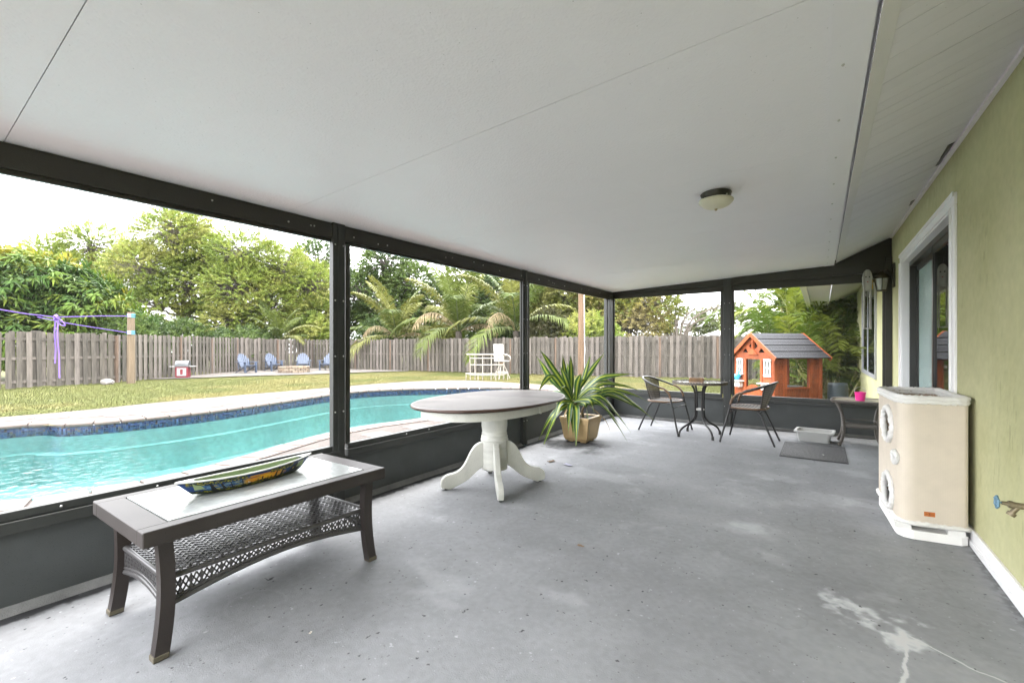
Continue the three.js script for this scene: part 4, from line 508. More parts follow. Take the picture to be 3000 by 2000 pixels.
// ================================================================ dracaena in a square pot
{
  const t = thing('potted_plant', 'striped green dracaena with arching leaves in a square tan plastic pot', 'potted plant', [0.4, 0, 2.3]);
  const ring = (a, y) => [[-a, y, a], [a, y, a], [a, y, -a], [-a, y, -a]], body = (a0, y0, a1, y1) => hexa([...ring(a0, y0), ...ring(a1, y1)]), pm = std(0.6, 0.42, 0.21, 0.5, { map: T.grime });
  obj('pot', [body(0.145, 0.018, 0.162, 0.05), body(0.162, 0.05, 0.19, 0.245), body(0.196, 0.247, 0.198, 0.268), body(0.19, 0.268, 0.19, 0.272), body(0.199, 0.274, 0.203, 0.3), ...[[0, 1], [0, -1], [1, 0], [-1, 0]].map(([x, z]) => x ? b2(x > 0 ? 0.165 : -0.205, x > 0 ? 0.205 : -0.165, 0.296, 0.322, -0.205, 0.205) : b2(-0.165, 0.165, 0.296, 0.322, z > 0 ? 0.165 : -0.205, z > 0 ? 0.205 : -0.165))], pm, t);
  for (const [x, z] of [[-0.09, 0.09], [0.09, 0.09], [0.09, -0.09], [-0.09, -0.09]]) obj('foot', box(0.07, 0.022, 0.07, x, 0.0115, z), pm, t);
  obj('soil', b2(-0.17, 0.17, 0.302, 0.309, -0.17, 0.17), std(0.035, 0.027, 0.02, 1, { bumpMap: rep(T.fine, 6), bumpScale: 0.02 }), t);
  T.leafS = tex(128, 64, (u, v, o) => { const e = Math.abs(u - 0.5) * 2 + 0.05 * (fbm(u, v, 16, 4, 2, 111) - 0.5), g = fbm(u, v, 60, 3, 2, 112), k = 0.9 + 0.3 * (g - 0.5); const A = e < 0.2 ? [0.7, 0.73, 0.28] : e < 0.34 ? [0.42, 0.56, 0.18] : e < 0.9 ? [0.16, 0.33, 0.13] : [0.62, 0.66, 0.42]; for (let c = 0; c < 3; c++) o[c] = A[c] * k; });
  const lm = [0.8, 1, 0.9].map(k => new THREE.MeshPhysicalMaterial({ map: T.leafS, color: new THREE.Color().setRGB(k, k, k), roughness: 0.38, transmission: 0.2, thickness: 0, side: THREE.DoubleSide })), dry = std(0.3, 0.22, 0.12, 0.8);
  const R = V(0.823, 0, -0.568), F = V(0.568, 0, 0.823), px = 0.000906, at = (a, b, c) => V(-0.09, 0.545, 0.03).addScaledVector(R, a * px).add(V(0, -b * px, 0)).addScaledVector(F, c), r = RNG(83);
  obj('stem', [limb([[-0.02, 0.3, 0], [-0.05, 0.42, 0.02], at(0, 20, 0).toArray()], 0.022, 0.018), limb([[0.05, 0.3, 0.03], [0.05, 0.4, 0.06], at(160, 60, 0.1).toArray()], 0.018, 0.014)], std(0.22, 0.16, 0.1, 0.9), t);
  // tip and bend of each leaf in the plant's own frame: across, down, towards the room
  const LV = [[-500, -710, -300, -430, 0.05], [-525, -600, -330, -300, -0.2], [-490, -120, -330, -330, 0.12], [-150, -640, -110, -330, -0.1], [-55, -640, -40, -330, 0.1], [240, -640, 150, -330, -0.12], [440, -650, 230, -380, -0.25], [680, -400, 330, -310, 0.1], [860, -110, 380, -210, -0.1], [855, 0, 420, -150, 0.1], [950, 310, 480, -120, 0.15], [900, 220, 430, -60, -0.05], [600, 400, 300, -60, 0.3], [490, 330, 230, -20, 0.38], [590, 560, 330, 60, 0.2], [-660, 590, -420, 120, -0.1], [-500, 590, -260, 180, 0.12], [-480, 740, -230, 150, 0.3], [-110, 430, -80, 120, 0.3], [150, 540, 120, 60, 0.34], [-20, 640, 10, 150, 0.36], [-50, 460, -30, 200, 0.3], [120, -330, 90, -230, 0.2], [-200, -170, -150, -160, 0.22], [-220, -480, -120, -260, 0.16], [60, -420, 30, -220, 0.22], [330, -130, 180, -160, 0.3], [-330, -330, -190, -220, -0.2], [300, -420, 160, -260, -0.28], [200, 210, 170, 0, 0.36], [-300, 330, -200, 40, 0.28], [420, 80, 240, -120, -0.3], [-360, 120, -250, -60, -0.3], [520, -250, 260, -230, -0.2], [-60, -520, -30, -260, -0.28], [180, 150, 120, -30, -0.35]];
  for (let [tx, ty, mx, my, c] of LV) { if (tx > 0) { tx *= 1.15; mx *= 1.15; } if (ty > -450) { tx *= 1.08; ty += 40; } const s = at((r() - 0.5) * 70, 40 + 60 * r(), (r() - 0.5) * 0.05), m = at(mx, my, c * 0.6), e = at(tx, ty, c), W = 0.074 * (0.8 + 0.35 * r()); obj('leaf', ribbon([s, s.clone().lerp(m, 0.5).add(V(0, 0.02, 0)), m, m.clone().lerp(e, 0.55).add(V(0, ty > my ? 0.035 : 0.01, 0)), e], u => W * (0.35 + 0.65 * smooth(0, 0.4, u)) * (1 - Math.pow(smooth(0.5, 1, u), 1.4)) + 0.002, 0.25, (Math.abs(mx) > 1.1 * Math.abs(my) ? F.clone().multiplyScalar(0.7).add(V(0, -0.75, 0)).addScaledVector(R, 0.2 * (r() - 0.5)) : R.clone().applyAxisAngle(V(0, 1, 0), (r() - 0.5) * 0.9)), 14, 1), lm[r() * 3 | 0], t); }
  for (const [tx, ty, mx, my, c] of [[-190, 420, -160, 200, 0.26], [480, 430, 420, 300, 0.2]]) obj('dry_leaf', ribbon([at(mx * 0.5, 100, 0.1), at(mx, my, c), at(tx, ty, c)], u => 0.03 * (1 - u) + 0.003, 0.8, null, 8), dry, t);
}
// ================================================================ bistro set
M.tubeB = std(0.018, 0.017, 0.017, 0.32); M.rattan = std(0.2, 0.115, 0.062, 0.45, { map: rep(T.wood, 6, 6) }); M.weave = [std(0.14, 0.115, 0.09, 0.6), std(0.05, 0.042, 0.036, 0.6), std(0.22, 0.19, 0.155, 0.6)];
function bistroChair(label, x, z, turn, fx, bx) {
  const t = thing('bistro_chair', label, 'chair', [x, 0, z], turn, 'rattan bistro chairs'), r = RNG(91);
  for (const s of [-1, 1]) { obj('front_leg', tubeCap([[s * fx, 0.012, 0.31], [s * 0.262, 0.25, 0.25], [s * 0.25, 0.44, 0.205], [s * 0.25, 0.5, 0.195]], 0.0125, 14), M.tubeB, t); obj('back_leg', tubeCap([[s * bx, 0.012, -0.29], [s * 0.2, 0.25, -0.19], [s * 0.185, 0.4, -0.12], [s * 0.19, 0.424, -0.06], [s * 0.215, 0.425, 0.1], [s * 0.235, 0.425, 0.2]], 0.0125, 20), M.tubeB, t);
    obj('armrest', tube([[s * 0.25, 0.49, 0.197], [s * 0.252, 0.56, 0.172], [s * 0.262, 0.622, 0.11], [s * 0.27, 0.648, 0.04]], 0.0145, 18, 10), M.rattan, t); }
  const hp = []; for (let i = 0; i <= 16; i++) { const a = Math.PI * i / 16, c = Math.cos(a), s = Math.sin(a); hp.push([0.27 * Math.sign(c) * Math.pow(Math.abs(c), 0.8), 0.648 + 0.125 * Math.pow(s, 1.1), 0.04 - 0.335 * s]); } obj('back_hoop', tube(hp, 0.0135, 44, 10), M.tubeB, t);
  obj('cross_bar', [rod(V(-0.245, 0.37, 0.23), V(0.245, 0.37, 0.23), 0.008), rod(V(-0.19, 0.4, -0.12), V(0.19, 0.4, -0.12), 0.008)], M.tubeB, t);
  const seatPts = []; for (let i = 0; i < 28; i++) { const a = i / 28 * 6.2832, c = Math.cos(a), s = Math.sin(a); seatPts.push([0.235 * Math.sign(c) * Math.pow(Math.abs(c), 0.7), 0.442, 0.02 + 0.215 * Math.sign(s) * Math.pow(Math.abs(s), 0.7)]); } const st = obj('seat_rim', tube(seatPts, 0.0125, 64, 8, true), M.rattan, t);
  const half = z => 0.228 * Math.pow(Math.max(0, 1 - Math.pow(Math.abs((z - 0.02) / 0.212), 2.8)), 1 / 2.8); const sw = [[], [], []]; for (let i = 0; i < 30; i++) { const zz = 0.02 - 0.205 + 0.41 * (i + 0.5) / 30, h = half(zz); const m = curve([[-h, 0.445, zz], [0, 0.436, zz], [h, 0.445, zz]]); sw[i % 3].push(new THREE.TubeGeometry(m, 6, 0.0052, 5)); } for (let i = 0; i < 9; i++) { const xx = -0.19 + 0.38 * i / 8; sw[1].push(strip(V(xx, 0.436, -0.15), V(xx, 0.436, 0.19), 0.009, 0.003)); }
  const seat = obj('seat', sw[0], M.weave[0], t); obj('seat_strands', sw[1], M.weave[1], seat).userData.kind = 'stuff'; obj('seat_strands', sw[2], M.weave[2], seat).userData.kind = 'stuff';
  const B = (s, v) => { const w = 0.165 + 0.06 * Math.sin(v * 1.5), y = 0.45 + 0.3 * v - 0.018 * s * s * v; return V(s * w, y, -0.17 - 0.115 * v + 0.1 * s * s * (0.35 + 0.65 * v)); }; const bw = [[], [], []]; for (let i = 0; i < 34; i++) { const v = (i + 0.5) / 34, p = []; for (let k = -3; k <= 3; k++) p.push(B(k / 3, v)); bw[i % 3].push(tube(p, 0.0042, 10, 5)); } for (const s of [-1, -0.5, 0, 0.5, 1]) { const p = []; for (let k = 0; k <= 5; k++) p.push(B(s, k / 5)); bw[1].push(tube(p, Math.abs(s) === 1 ? 0.009 : 0.005, 10, 6)); }
  const bk = obj('backrest', bw[0], M.weave[0], t); obj('back_strands', bw[1], M.weave[1], bk).userData.kind = 'stuff'; obj('back_strands', bw[2], M.weave[2], bk).userData.kind = 'stuff'; return t;
}
bistroChair('rattan bistro chair between the potted plant and the round table, facing the house', 1.08, 0.94, Math.PI / 2 - 0.1, 0.285, 0.22);
bistroChair('rattan bistro chair nearest the black mat, facing the round table', 2.235, 1.1, -Math.PI / 2 - 0.05, 0.29, 0.225);
{
  const t = thing('bistro_table', 'small round glass bistro table with woven rim and curved black legs', 'table', [1.6, 0, 1.07]);
  const rl = [[0.14, 0.712], [0.1, 0.67], [0.075, 0.6], [0.07, 0.5], [0.07, 0.34], [0.085, 0.25], [0.15, 0.18], [0.25, 0.125], [0.305, 0.075], [0.325, 0.012]];
  for (const a of [0.85, 2.3, 3.99, 5.44]) { const l = obj('leg', tubeCap(rl.map(([q, y]) => [q * Math.cos(a), y, q * Math.sin(a)]), 0.0135, 36), M.tubeB, t); obj('foot_cap', cyl(0.019, 0.017, 0.05, 0.325 * Math.cos(a), 0.001, 0.325 * Math.sin(a), 12), M.black, l); }
  obj('leg_ring', new THREE.TorusGeometry(0.056, 0.007, 8, 24).rotateX(Math.PI / 2).translate(0, 0.6, 0), M.tubeB, t); obj('leg_ring', [new THREE.TorusGeometry(0.056, 0.01, 8, 24).rotateX(Math.PI / 2).translate(0, 0.36, 0)], M.screw, t);
  obj('glass_top', lathe([[0.001, 0.732], [0.335, 0.732], [0.343, 0.736], [0.335, 0.74], [0.001, 0.74]], 56), phy(0.45, 0.47, 0.47, 0.12, { map: T.mottle, clearcoat: 1, clearcoatRoughness: 0.04 }), t);
  const g = [[], []]; for (let i = 0; i < 120; i++) { const a = i / 120 * 6.2832, f = i % 2; for (const y of [0.714, 0.726, 0.736]) { const yy = y + (f ? 0.002 : -0.002), p = q => V(0.348 * Math.cos(q), yy, 0.348 * Math.sin(q)); g[(i + (y > 0.72 ? 1 : 0)) % 2].push(strip(p(a), p(a + 0.065).add(V(0, 0.006, 0)), 0.007, 0.011)); } } const rm = obj('woven_rim', [new THREE.TorusGeometry(0.338, 0.009, 8, 72).rotateX(Math.PI / 2).translate(0, 0.724, 0), ...g[0]], M.weave[1], t); obj('rim_strands', g[1], M.weave[0], rm).userData.kind = 'stuff';
}
{ const t = thing('wooden_box', 'small oblong wooden tray box on the round bistro table', 'box', [1.53, 0.741, 0.92], 0.15); const m = std(0.36, 0.2, 0.09, 0.6, { map: T.wood }); obj('base', box(0.19, 0.008, 0.11, 0, 0.004, 0), m, t); for (const s of [-1, 1]) { obj('side', box(0.19, 0.034, 0.012, 0, 0.0255, s * 0.049), m, t); obj('side', box(0.012, 0.034, 0.086, s * 0.089, 0.0255, 0), m, t); } obj('ash', box(0.16, 0.016, 0.08, 0, 0.0165, 0), std(0.03, 0.025, 0.02, 1), t); }
// ================================================================ wicker side table, bucket, litter tray, mat
{
  const t = thing('side_table', 'dark wicker side table with curved legs under the pink bucket', 'side table', [3.375, 0, 0.585]), wm = [std(0.12, 0.105, 0.09, 0.45), std(0.07, 0.062, 0.054, 0.5)];
  for (const sx of [-1, 1]) for (const sz of [-1, 1]) { const pts = [[sx * 0.215, 0.01, sz * 0.225], [sx * 0.185, 0.08, sz * 0.2], [sx * 0.165, 0.2, sz * 0.18], [sx * 0.175, 0.36, sz * 0.19], [sx * 0.215, 0.49, sz * 0.215], [sx * 0.235, 0.53, sz * 0.225]], c = curve(pts); const g = [tube(pts, 0.015, 30, 8)], h = []; for (let i = 0; i < 34; i++) { const p = c.getPoint((i + 0.5) / 34), tg = c.getTangent((i + 0.5) / 34); h.push(new THREE.TorusGeometry(0.0165, 0.005, 5, 10).applyQuaternion(new THREE.Quaternion().setFromUnitVectors(V(0, 0, 1), tg.add(V(0.25, 0, 0.2)).normalize())).translate(p.x, p.y, p.z)); } const l = obj('leg', g, wm[1], t); obj('leg_wrap', h, wm[0], l).userData.kind = 'stuff'; }
  const oval = (a, b, y, n = 40) => { const p = []; for (let i = 0; i < n; i++) { const w = i / n * 6.2832, c = Math.cos(w), s = Math.sin(w); p.push([a * Math.sign(c) * Math.pow(Math.abs(c), 0.72), y, b * Math.sign(s) * Math.pow(Math.abs(s), 0.72)]); } return p; };
  const rim = oval(0.275, 0.275, 0.545), g = [tube(rim, 0.018, 90, 8, true)], h = []; const rc = new THREE.CatmullRomCurve3(rim.map(p => V(...p)), true); for (let i = 0; i < 90; i++) { const p = rc.getPointAt(i / 90), tg = rc.getTangentAt(i / 90); h.push(new THREE.TorusGeometry(0.02, 0.006, 5, 10).applyQuaternion(new THREE.Quaternion().setFromUnitVectors(V(0, 0, 1), tg.add(V(0, 0.5, 0)).normalize())).translate(p.x, p.y, p.z)); } const rr = obj('braided_rim', g, wm[1], t); obj('rim_strands', h, wm[0], rr).userData.kind = 'stuff';
  obj('tabletop', flat(oval(0.265, 0.265, 0).map(p => [p[0], p[2]]), 0.553), std(0.5, 0.47, 0.38, 0.25, { map: T.mottle }), t); obj('top_base', flat(oval(0.262, 0.262, 0).map(p => [p[0], p[2]]), 0.542), wm[1], t);
  const sh = [[], []]; for (let i = 0; i < 24; i++) { const q = -0.16 + 0.32 * i / 23; sh[i % 2].push(strip(V(q, 0.235, -0.18), V(q, 0.235, 0.18), 0.011, 0.004), strip(V(-0.165, 0.238, q * 1.1), V(0.165, 0.238, q * 1.1), 0.009, 0.004)); } const s1 = obj('woven_shelf', [...sh[0], tube(oval(0.17, 0.185, 0.236), 0.011, 50, 7, true)], wm[1], t); obj('shelf_strands', sh[1], wm[0], s1).userData.kind = 'stuff'; obj('shelf_apron', tube(oval(0.172, 0.188, 0.29), 0.006, 50, 6, true), wm[1], t);
}
{ const t = thing('bucket', 'small bright pink toy bucket with a wire handle on the wicker table', 'bucket', [3.375, 0.5545, 0.66]), m = std(0.78, 0.03, 0.27, 0.35); obj('pail', lathe([[0.001, 0.002], [0.044, 0.002], [0.046, 0.006], [0.056, 0.1], [0.06, 0.102], [0.06, 0.108], [0.054, 0.108], [0.052, 0.1], [0.043, 0.008], [0.001, 0.008]], 28), m, t); obj('handle', tube([[-0.059, 0.1, 0], [-0.05, 0.14, -0.02], [0, 0.17, -0.03], [0.05, 0.14, -0.02], [0.059, 0.1, 0]], 0.0018, 24, 6), M.screw, t); }
{ const t = thing('litter_tray', 'pale grey plastic litter tub in front of the far kick panel', 'litter tray', [2.91, 0, 0.6], -0.08), m = std(0.6, 0.6, 0.58, 0.4, { map: T.mottle }); const rr = (a, b, q) => { const s = new THREE.Shape(), x = a - q, z = b - q; s.moveTo(-x, -b); s.lineTo(x, -b); s.quadraticCurveTo(a, -b, a, -z); s.lineTo(a, z); s.quadraticCurveTo(a, b, x, b); s.lineTo(-x, b); s.quadraticCurveTo(-a, b, -a, z); s.lineTo(-a, -z); s.quadraticCurveTo(-a, -b, -x, -b); return s.getPoints(6); };
  const shell = (a0, b0, y0, a1, b1, y1) => { const A = rr(a0, b0, 0.04), B = rr(a1, b1, 0.05), P = []; for (let i = 0; i < A.length - 1; i++) { const p = [[A[i].x, y0, A[i].y], [A[i + 1].x, y0, A[i + 1].y], [B[i].x, y1, B[i].y], [B[i + 1].x, y1, B[i + 1].y]]; P.push(...p[0], ...p[2], ...p[1], ...p[1], ...p[2], ...p[3]); } const g = new THREE.BufferGeometry(); g.setAttribute('position', new THREE.Float32BufferAttribute(P, 3)); g.computeVertexNormals(); return g; };
  obj('tub', [shell(0.165, 0.125, 0.002, 0.19, 0.15, 0.135), shell(0.16, 0.12, 0.008, 0.185, 0.145, 0.135), flat(rr(0.165, 0.125, 0.04).map(p => [p.x, p.y]), 0.003), flat(rr(0.16, 0.12, 0.04).map(p => [p.x, p.y]), 0.008)], m, t); obj('rim', [shell(0.215, 0.175, 0.12, 0.215, 0.175, 0.138), shell(0.215, 0.175, 0.138, 0.185, 0.145, 0.1385)], m, t); obj('litter', flat(rr(0.16, 0.12, 0.04).map(p => [p.x, p.y]), 0.03), std(0.4, 0.37, 0.32, 1, { bumpMap: rep(T.fine, 8), bumpScale: 0.02 }), t); }
{ const t = thing('rubber_mat', 'black ridged rubber mat lying in front of the grey tub', 'mat', [2.905, 0.0025, 1.36], 0), m = std(0.035, 0.035, 0.037, 0.7), g = []; const w = 0.31, d = 0.465; for (let i = 0; i < 78; i++) { const z = -d + 0.02 + (2 * d - 0.04) * i / 77; g.push(box(2 * w - 0.03, 0.004, 0.005, 0, 0.0075, z)); } for (let i = 0; i < 50; i++) { const x = -w + 0.02 + (2 * w - 0.04) * i / 49; g.push(box(0.004, 0.0034, 2 * d - 0.04, x, 0.0074, 0)); } obj('mat_base', [rbox(2 * w, 0.006, 2 * d, 0.002, 0, 0.003, 0)], m, t); const q = obj('mat_ridges', g, std(0.05, 0.05, 0.052, 0.55), t); q.userData.kind = 'stuff'; }
// ================================================================ folding cat tower
{
  const t = thing('cat_tower', 'tall beige fabric cat tower with white plush trim leaning by the green wall', 'cat tower', [0, 0, 0]);
  const fp = []; const C = [[3.715, 3.835], [3.385, 3.885], [3.34, 3.1], [3.70, 3.04]], rad = [0.02, 0.1, 0.1, 0.03]; // footprint corners
  for (let i = 0; i < 4; i++) { const p = V(C[i][0], 0, C[i][1]), a = V(C[(i + 3) % 4][0], 0, C[(i + 3) % 4][1]).sub(p).normalize().multiplyScalar(rad[i]).add(p), b = V(C[(i + 1) % 4][0], 0, C[(i + 1) % 4][1]).sub(p).normalize().multiplyScalar(rad[i]).add(p), c = new THREE.QuadraticBezierCurve3(a, p, b); for (let k = 0; k <= 8; k++) fp.push(c.getPoint(k / 8)); }
  const path = new THREE.CurvePath(); for (let i = 0; i < fp.length; i++) path.add(new THREE.LineCurve3(fp[i], fp[(i + 1) % fp.length])); const LEN = path.getLength(), y0 = 0.1, y1 = 0.885, cen = V(3.53, 0, 3.46);
  const S = (s, y) => { const p = path.getPointAt(((s / LEN) % 1 + 1) % 1); return V(p.x, y, p.z); }; // s from the wall side of the front face round the front, then along the side that faces the room
  const sSide = 0.27; // about where the front face turns the corner
  const holes = [[0.62, 0.68, 0.15, 0.11], [0.39, 0.495, 0.034, 0.034], [0.6, 0.225, 0.15, 0.11]], P = [], Q = [], NS = 260, NY = 70, inH = (s, y) => holes.some(([hs, hy, a, b]) => Math.hypot((s - hs) / a, (y - hy) / b) < 1);
  const face = (arr, off) => { for (let i = 0; i < NS; i++) for (let j = 0; j < NY; j++) { const s0 = LEN * i / NS, s1 = LEN * (i + 1) / NS, a = y0 + (y1 - y0) * j / NY, b = y0 + (y1 - y0) * (j + 1) / NY; if (inH((s0 + s1) / 2, (a + b) / 2)) continue; const v = [S(s0, a), S(s1, a), S(s0, b), S(s1, b)].map(p => { const d = p.clone().sub(V(cen.x, p.y, cen.z)).normalize().multiplyScalar(-off); return p.add(d); }); for (const k of [0, 1, 2, 1, 3, 2]) arr.push(v[k].x, v[k].y, v[k].z); } };
  face(P, 0); face(Q, 0.012); const geo = a => { const g = new THREE.BufferGeometry(); g.setAttribute('position', new THREE.Float32BufferAttribute(a, 3)); g.computeVertexNormals(); return muv(toCreasedNormals(g, 0.9), 1); };
  T.cloth = tex(256, 256, (u, v) => { const w = 0.5 + 0.25 * Math.sin(u * 256 * 1.57) + 0.25 * Math.sin(v * 256 * 1.57); return 0.93 + 0.04 * w + 0.05 * (fbm(u, v, 8, 8, 4, 121) - 0.5); });
  obj('fabric_wall', geo(P), std(0.66, 0.585, 0.485, 0.95, { map: rep(T.cloth, 2), bumpMap: rep(T.fine, 20), bumpScale: 0.0008 }), t); obj('lining', geo(Q), std(0.42, 0.33, 0.25, 0.95), t);
  const fl = std(0.8, 0.79, 0.76, 1, { bumpMap: rep(T.fine, 40, 3), bumpScale: 0.002 }), fuzz = (pts, r, n, closed, seed) => { const g = tube(pts, r, n, 9, closed), rr = RNG(seed), p = g.attributes.position; const c = new THREE.CatmullRomCurve3(pts, closed, 'centripetal'); for (let i = 0; i <= n; i++) for (let j = 0; j <= 9; j++) { const k = i * 10 + j, h = (fbm(i / n, j / 9, Math.max(2, n), 9, 2, seed) - 0.5) * 0.7; const cp = c.getPointAt(Math.min(1, i / n)); p.setXYZ(k, p.getX(k) + (p.getX(k) - cp.x) * h, p.getY(k) + (p.getY(k) - cp.y) * h, p.getZ(k) + (p.getZ(k) - cp.z) * h); } g.computeVertexNormals(); return g; };
  const loop = (y, dr) => { const a = []; for (let i = 0; i < 48; i++) { const p = S(LEN * i / 48, y), d = p.clone().sub(V(cen.x, p.y, cen.z)).normalize().multiplyScalar(dr); a.push(p.add(d)); } return a; };
  obj('plush_trim', [fuzz(loop(y1 + 0.004, -0.006), 0.016, 220, true, 3), fuzz(loop(y1 - 0.02, -0.004), 0.014, 220, true, 9)], fl, t); obj('plush_trim', fuzz(loop(y0 + 0.004, 0.002), 0.014, 220, true, 4), fl, t);
  holes.forEach(([hs, hy, a, b], i) => { const pts = []; for (let k = 0; k < 28; k++) { const w = k / 28 * 6.2832; pts.push(S(hs + Math.cos(w) * a, hy + Math.sin(w) * b).add(V(-0.006, 0, 0.004))); } obj('hole_trim', fuzz(pts, i === 1 ? 0.015 : 0.018, 110, true, 5 + i), fl, t); });
  // plush base board on short side blocks: a slot stays open under the front
  const bp = (y, k) => loop(y, 0).map(p => p.lerp(V(cen.x, p.y, cen.z), k).toArray()); const sheet = (y, k) => flat(bp(y, k).map(p => [p[0], p[2]]), y);
  const bandG = (ya, yb, k) => { const A = bp(ya, k), B = bp(yb, k), a = []; for (let i = 0; i < A.length; i++) { const n = (i + 1) % A.length; a.push(...A[i], ...A[n], ...B[i], ...A[n], ...B[n], ...B[i]); } const g = new THREE.BufferGeometry(); g.setAttribute('position', new THREE.Float32BufferAttribute(a, 3)); g.computeVertexNormals(); return g; };
  obj('base_board', [bandG(0.003, 0.058, 0.0), sheet(0.058, 0.0), sheet(0.003, 0.0)], fl, t); obj('floor_board', [bandG(0.088, 0.1, 0.0), sheet(0.088, 0), sheet(0.1, 0.0)], fl, t); obj('base_block', [b2(3.37, 3.45, 0.055, 0.09, 3.2, 3.86), b2(3.62, 3.7, 0.055, 0.09, 3.1, 3.84)], fl, t); obj('shelf', sheet(0.5, 0.03), std(0.5, 0.4, 0.3, 0.95), t);
  const cv = document.createElement('canvas'); cv.width = 256; cv.height = 112; const c = cv.getContext('2d'); c.fillStyle = '#b5662c'; c.fillRect(0, 0, 256, 112); for (let i = 0; i < 400; i++) { c.fillStyle = i % 2 ? '#a85c26' : '#c07236'; c.fillRect((i * 97) % 256, (i * 53) % 112, 14, 2); } c.strokeStyle = '#3b2413'; c.lineWidth = 9; c.beginPath(); c.arc(128, 56, 30, 3.5, 5.9); c.stroke(); c.beginPath(); c.arc(128, 56, 30, 0.4, 2.75); c.stroke(); c.fillStyle = '#3b2413'; c.beginPath(); c.arc(128, 56, 12, 0, 6.3); c.fill(); c.fillRect(30, 53, 64, 7); c.fillRect(162, 53, 64, 7);
  const tx = new THREE.CanvasTexture(cv); tx.colorSpace = THREE.SRGBColorSpace; const A = S(0.222, 0), B = S(0.17, 0); const g = new THREE.BoxGeometry(A.distanceTo(B), 0.028, 0.003), lb = obj('leather_label', g, std(1, 1, 1, 0.5, { map: tx }), t); lb.position.set((A.x + B.x) / 2, 0.172, (A.z + B.z) / 2 + 0.003); lb.rotation.y = Math.atan2(-(B.z - A.z), B.x - A.x); lb.userData.label = 'small orange leather label with a round emblem';
}
// ================================================================ hose bib, wall lantern, painted ornament, ceiling lamp
{
  const t = thing('garden_tap', 'old brass garden tap with a blue wheel handle sticking out of the green wall', 'tap', [WX, 0.52, 4.79]), br = std(0.3, 0.25, 0.16, 0.5, { metalness: 0.5, map: T.grime }); t.scale.setScalar(0.85);
  obj('pipe', [rod(V(0, 0, 0), V(-0.05, 0.002, 0), 0.013, 0.013, 14)], std(0.35, 0.36, 0.36, 0.5, { metalness: 0.6 }), t); obj('body', [rod(V(-0.04, 0, 0), V(-0.052, 0, 0), 0.019, 0.019, 6), rod(V(-0.05, 0, 0), V(-0.1, 0.003, 0), 0.0155, 0.0155, 14), rod(V(-0.095, 0.003, 0), V(-0.112, 0.004, 0), 0.019, 0.019, 6), rod(V(-0.11, 0.004, 0), V(-0.135, 0.006, 0), 0.011, 0.009, 12)], br, t); obj('spout', [rod(V(-0.078, -0.005, 0), V(-0.1, -0.04, 0.004), 0.012, 0.012, 12), rod(V(-0.097, -0.036, 0.004), V(-0.106, -0.052, 0.005), 0.018, 0.018, 14)], br, t);
  const w = [rod(V(-0.13, 0.006, 0), V(-0.152, 0.007, 0), 0.004), new THREE.TorusGeometry(0.027, 0.0055, 8, 24).rotateY(Math.PI / 2).translate(-0.152, 0.007, 0)]; for (let k = 0; k < 6; k++) { const a = k * 1.0472; w.push(rod(V(-0.152, 0.007, 0), V(-0.152, 0.007 + 0.027 * Math.cos(a), 0.027 * Math.sin(a)), 0.004, 0.004, 6)); w.push(new THREE.SphereGeometry(0.0075, 8, 6).translate(-0.152, 0.007 + 0.028 * Math.cos(a), 0.028 * Math.sin(a))); } obj('wheel_handle', w, std(0.16, 0.3, 0.4, 0.5, { map: T.grime }), t);
}
{
  const t = thing('wall_lantern', 'weathered dark bronze wall lantern at the corner of the green wall', 'lantern', [WX - 0.001, 2.0, 0.22]), m = std(0.05, 0.042, 0.025, 0.5, { map: T.grime });
  obj('back_plate', rbox(0.02, 0.3, 0.13, 0.005, -0.011, 0.12, 0), m, t); obj('arm', tubeCap([[-0.02, 0.16, 0], [-0.07, 0.2, 0], [-0.12, 0.19, 0], [-0.13, 0.16, 0]], 0.011), m, t); obj('cap', [lathe([[0.001, 0.19], [0.02, 0.18], [0.025, 0.165], [0.05, 0.15], [0.085, 0.125], [0.095, 0.1], [0.095, 0.09], [0.001, 0.09]], 6).translate(-0.13, 0, 0)], m, t);
  const bars = []; for (let k = 0; k < 6; k++) { const a = k * 1.0472; bars.push(rod(V(-0.13 + 0.082 * Math.sin(a), 0.092, 0.082 * Math.cos(a)), V(-0.13 + 0.055 * Math.sin(a), -0.055, 0.055 * Math.cos(a)), 0.005)); } obj('cage', [...bars, lathe([[0.001, -0.07], [0.058, -0.07], [0.06, -0.055], [0.001, -0.055]], 6).translate(-0.13, 0, 0)], m, t); obj('glass', lathe([[0.05, -0.055], [0.076, 0.09]], 6).translate(-0.13, 0, 0), phy(0.75, 0.78, 0.74, 0.25, { transmission: 0.6, thickness: 0 }), t); obj('bulb', new THREE.SphereGeometry(0.026, 12, 9).scale(1, 1.4, 1).translate(-0.13, 0.03, 0), std(0.75, 0.75, 0.7, 0.3), t);
}
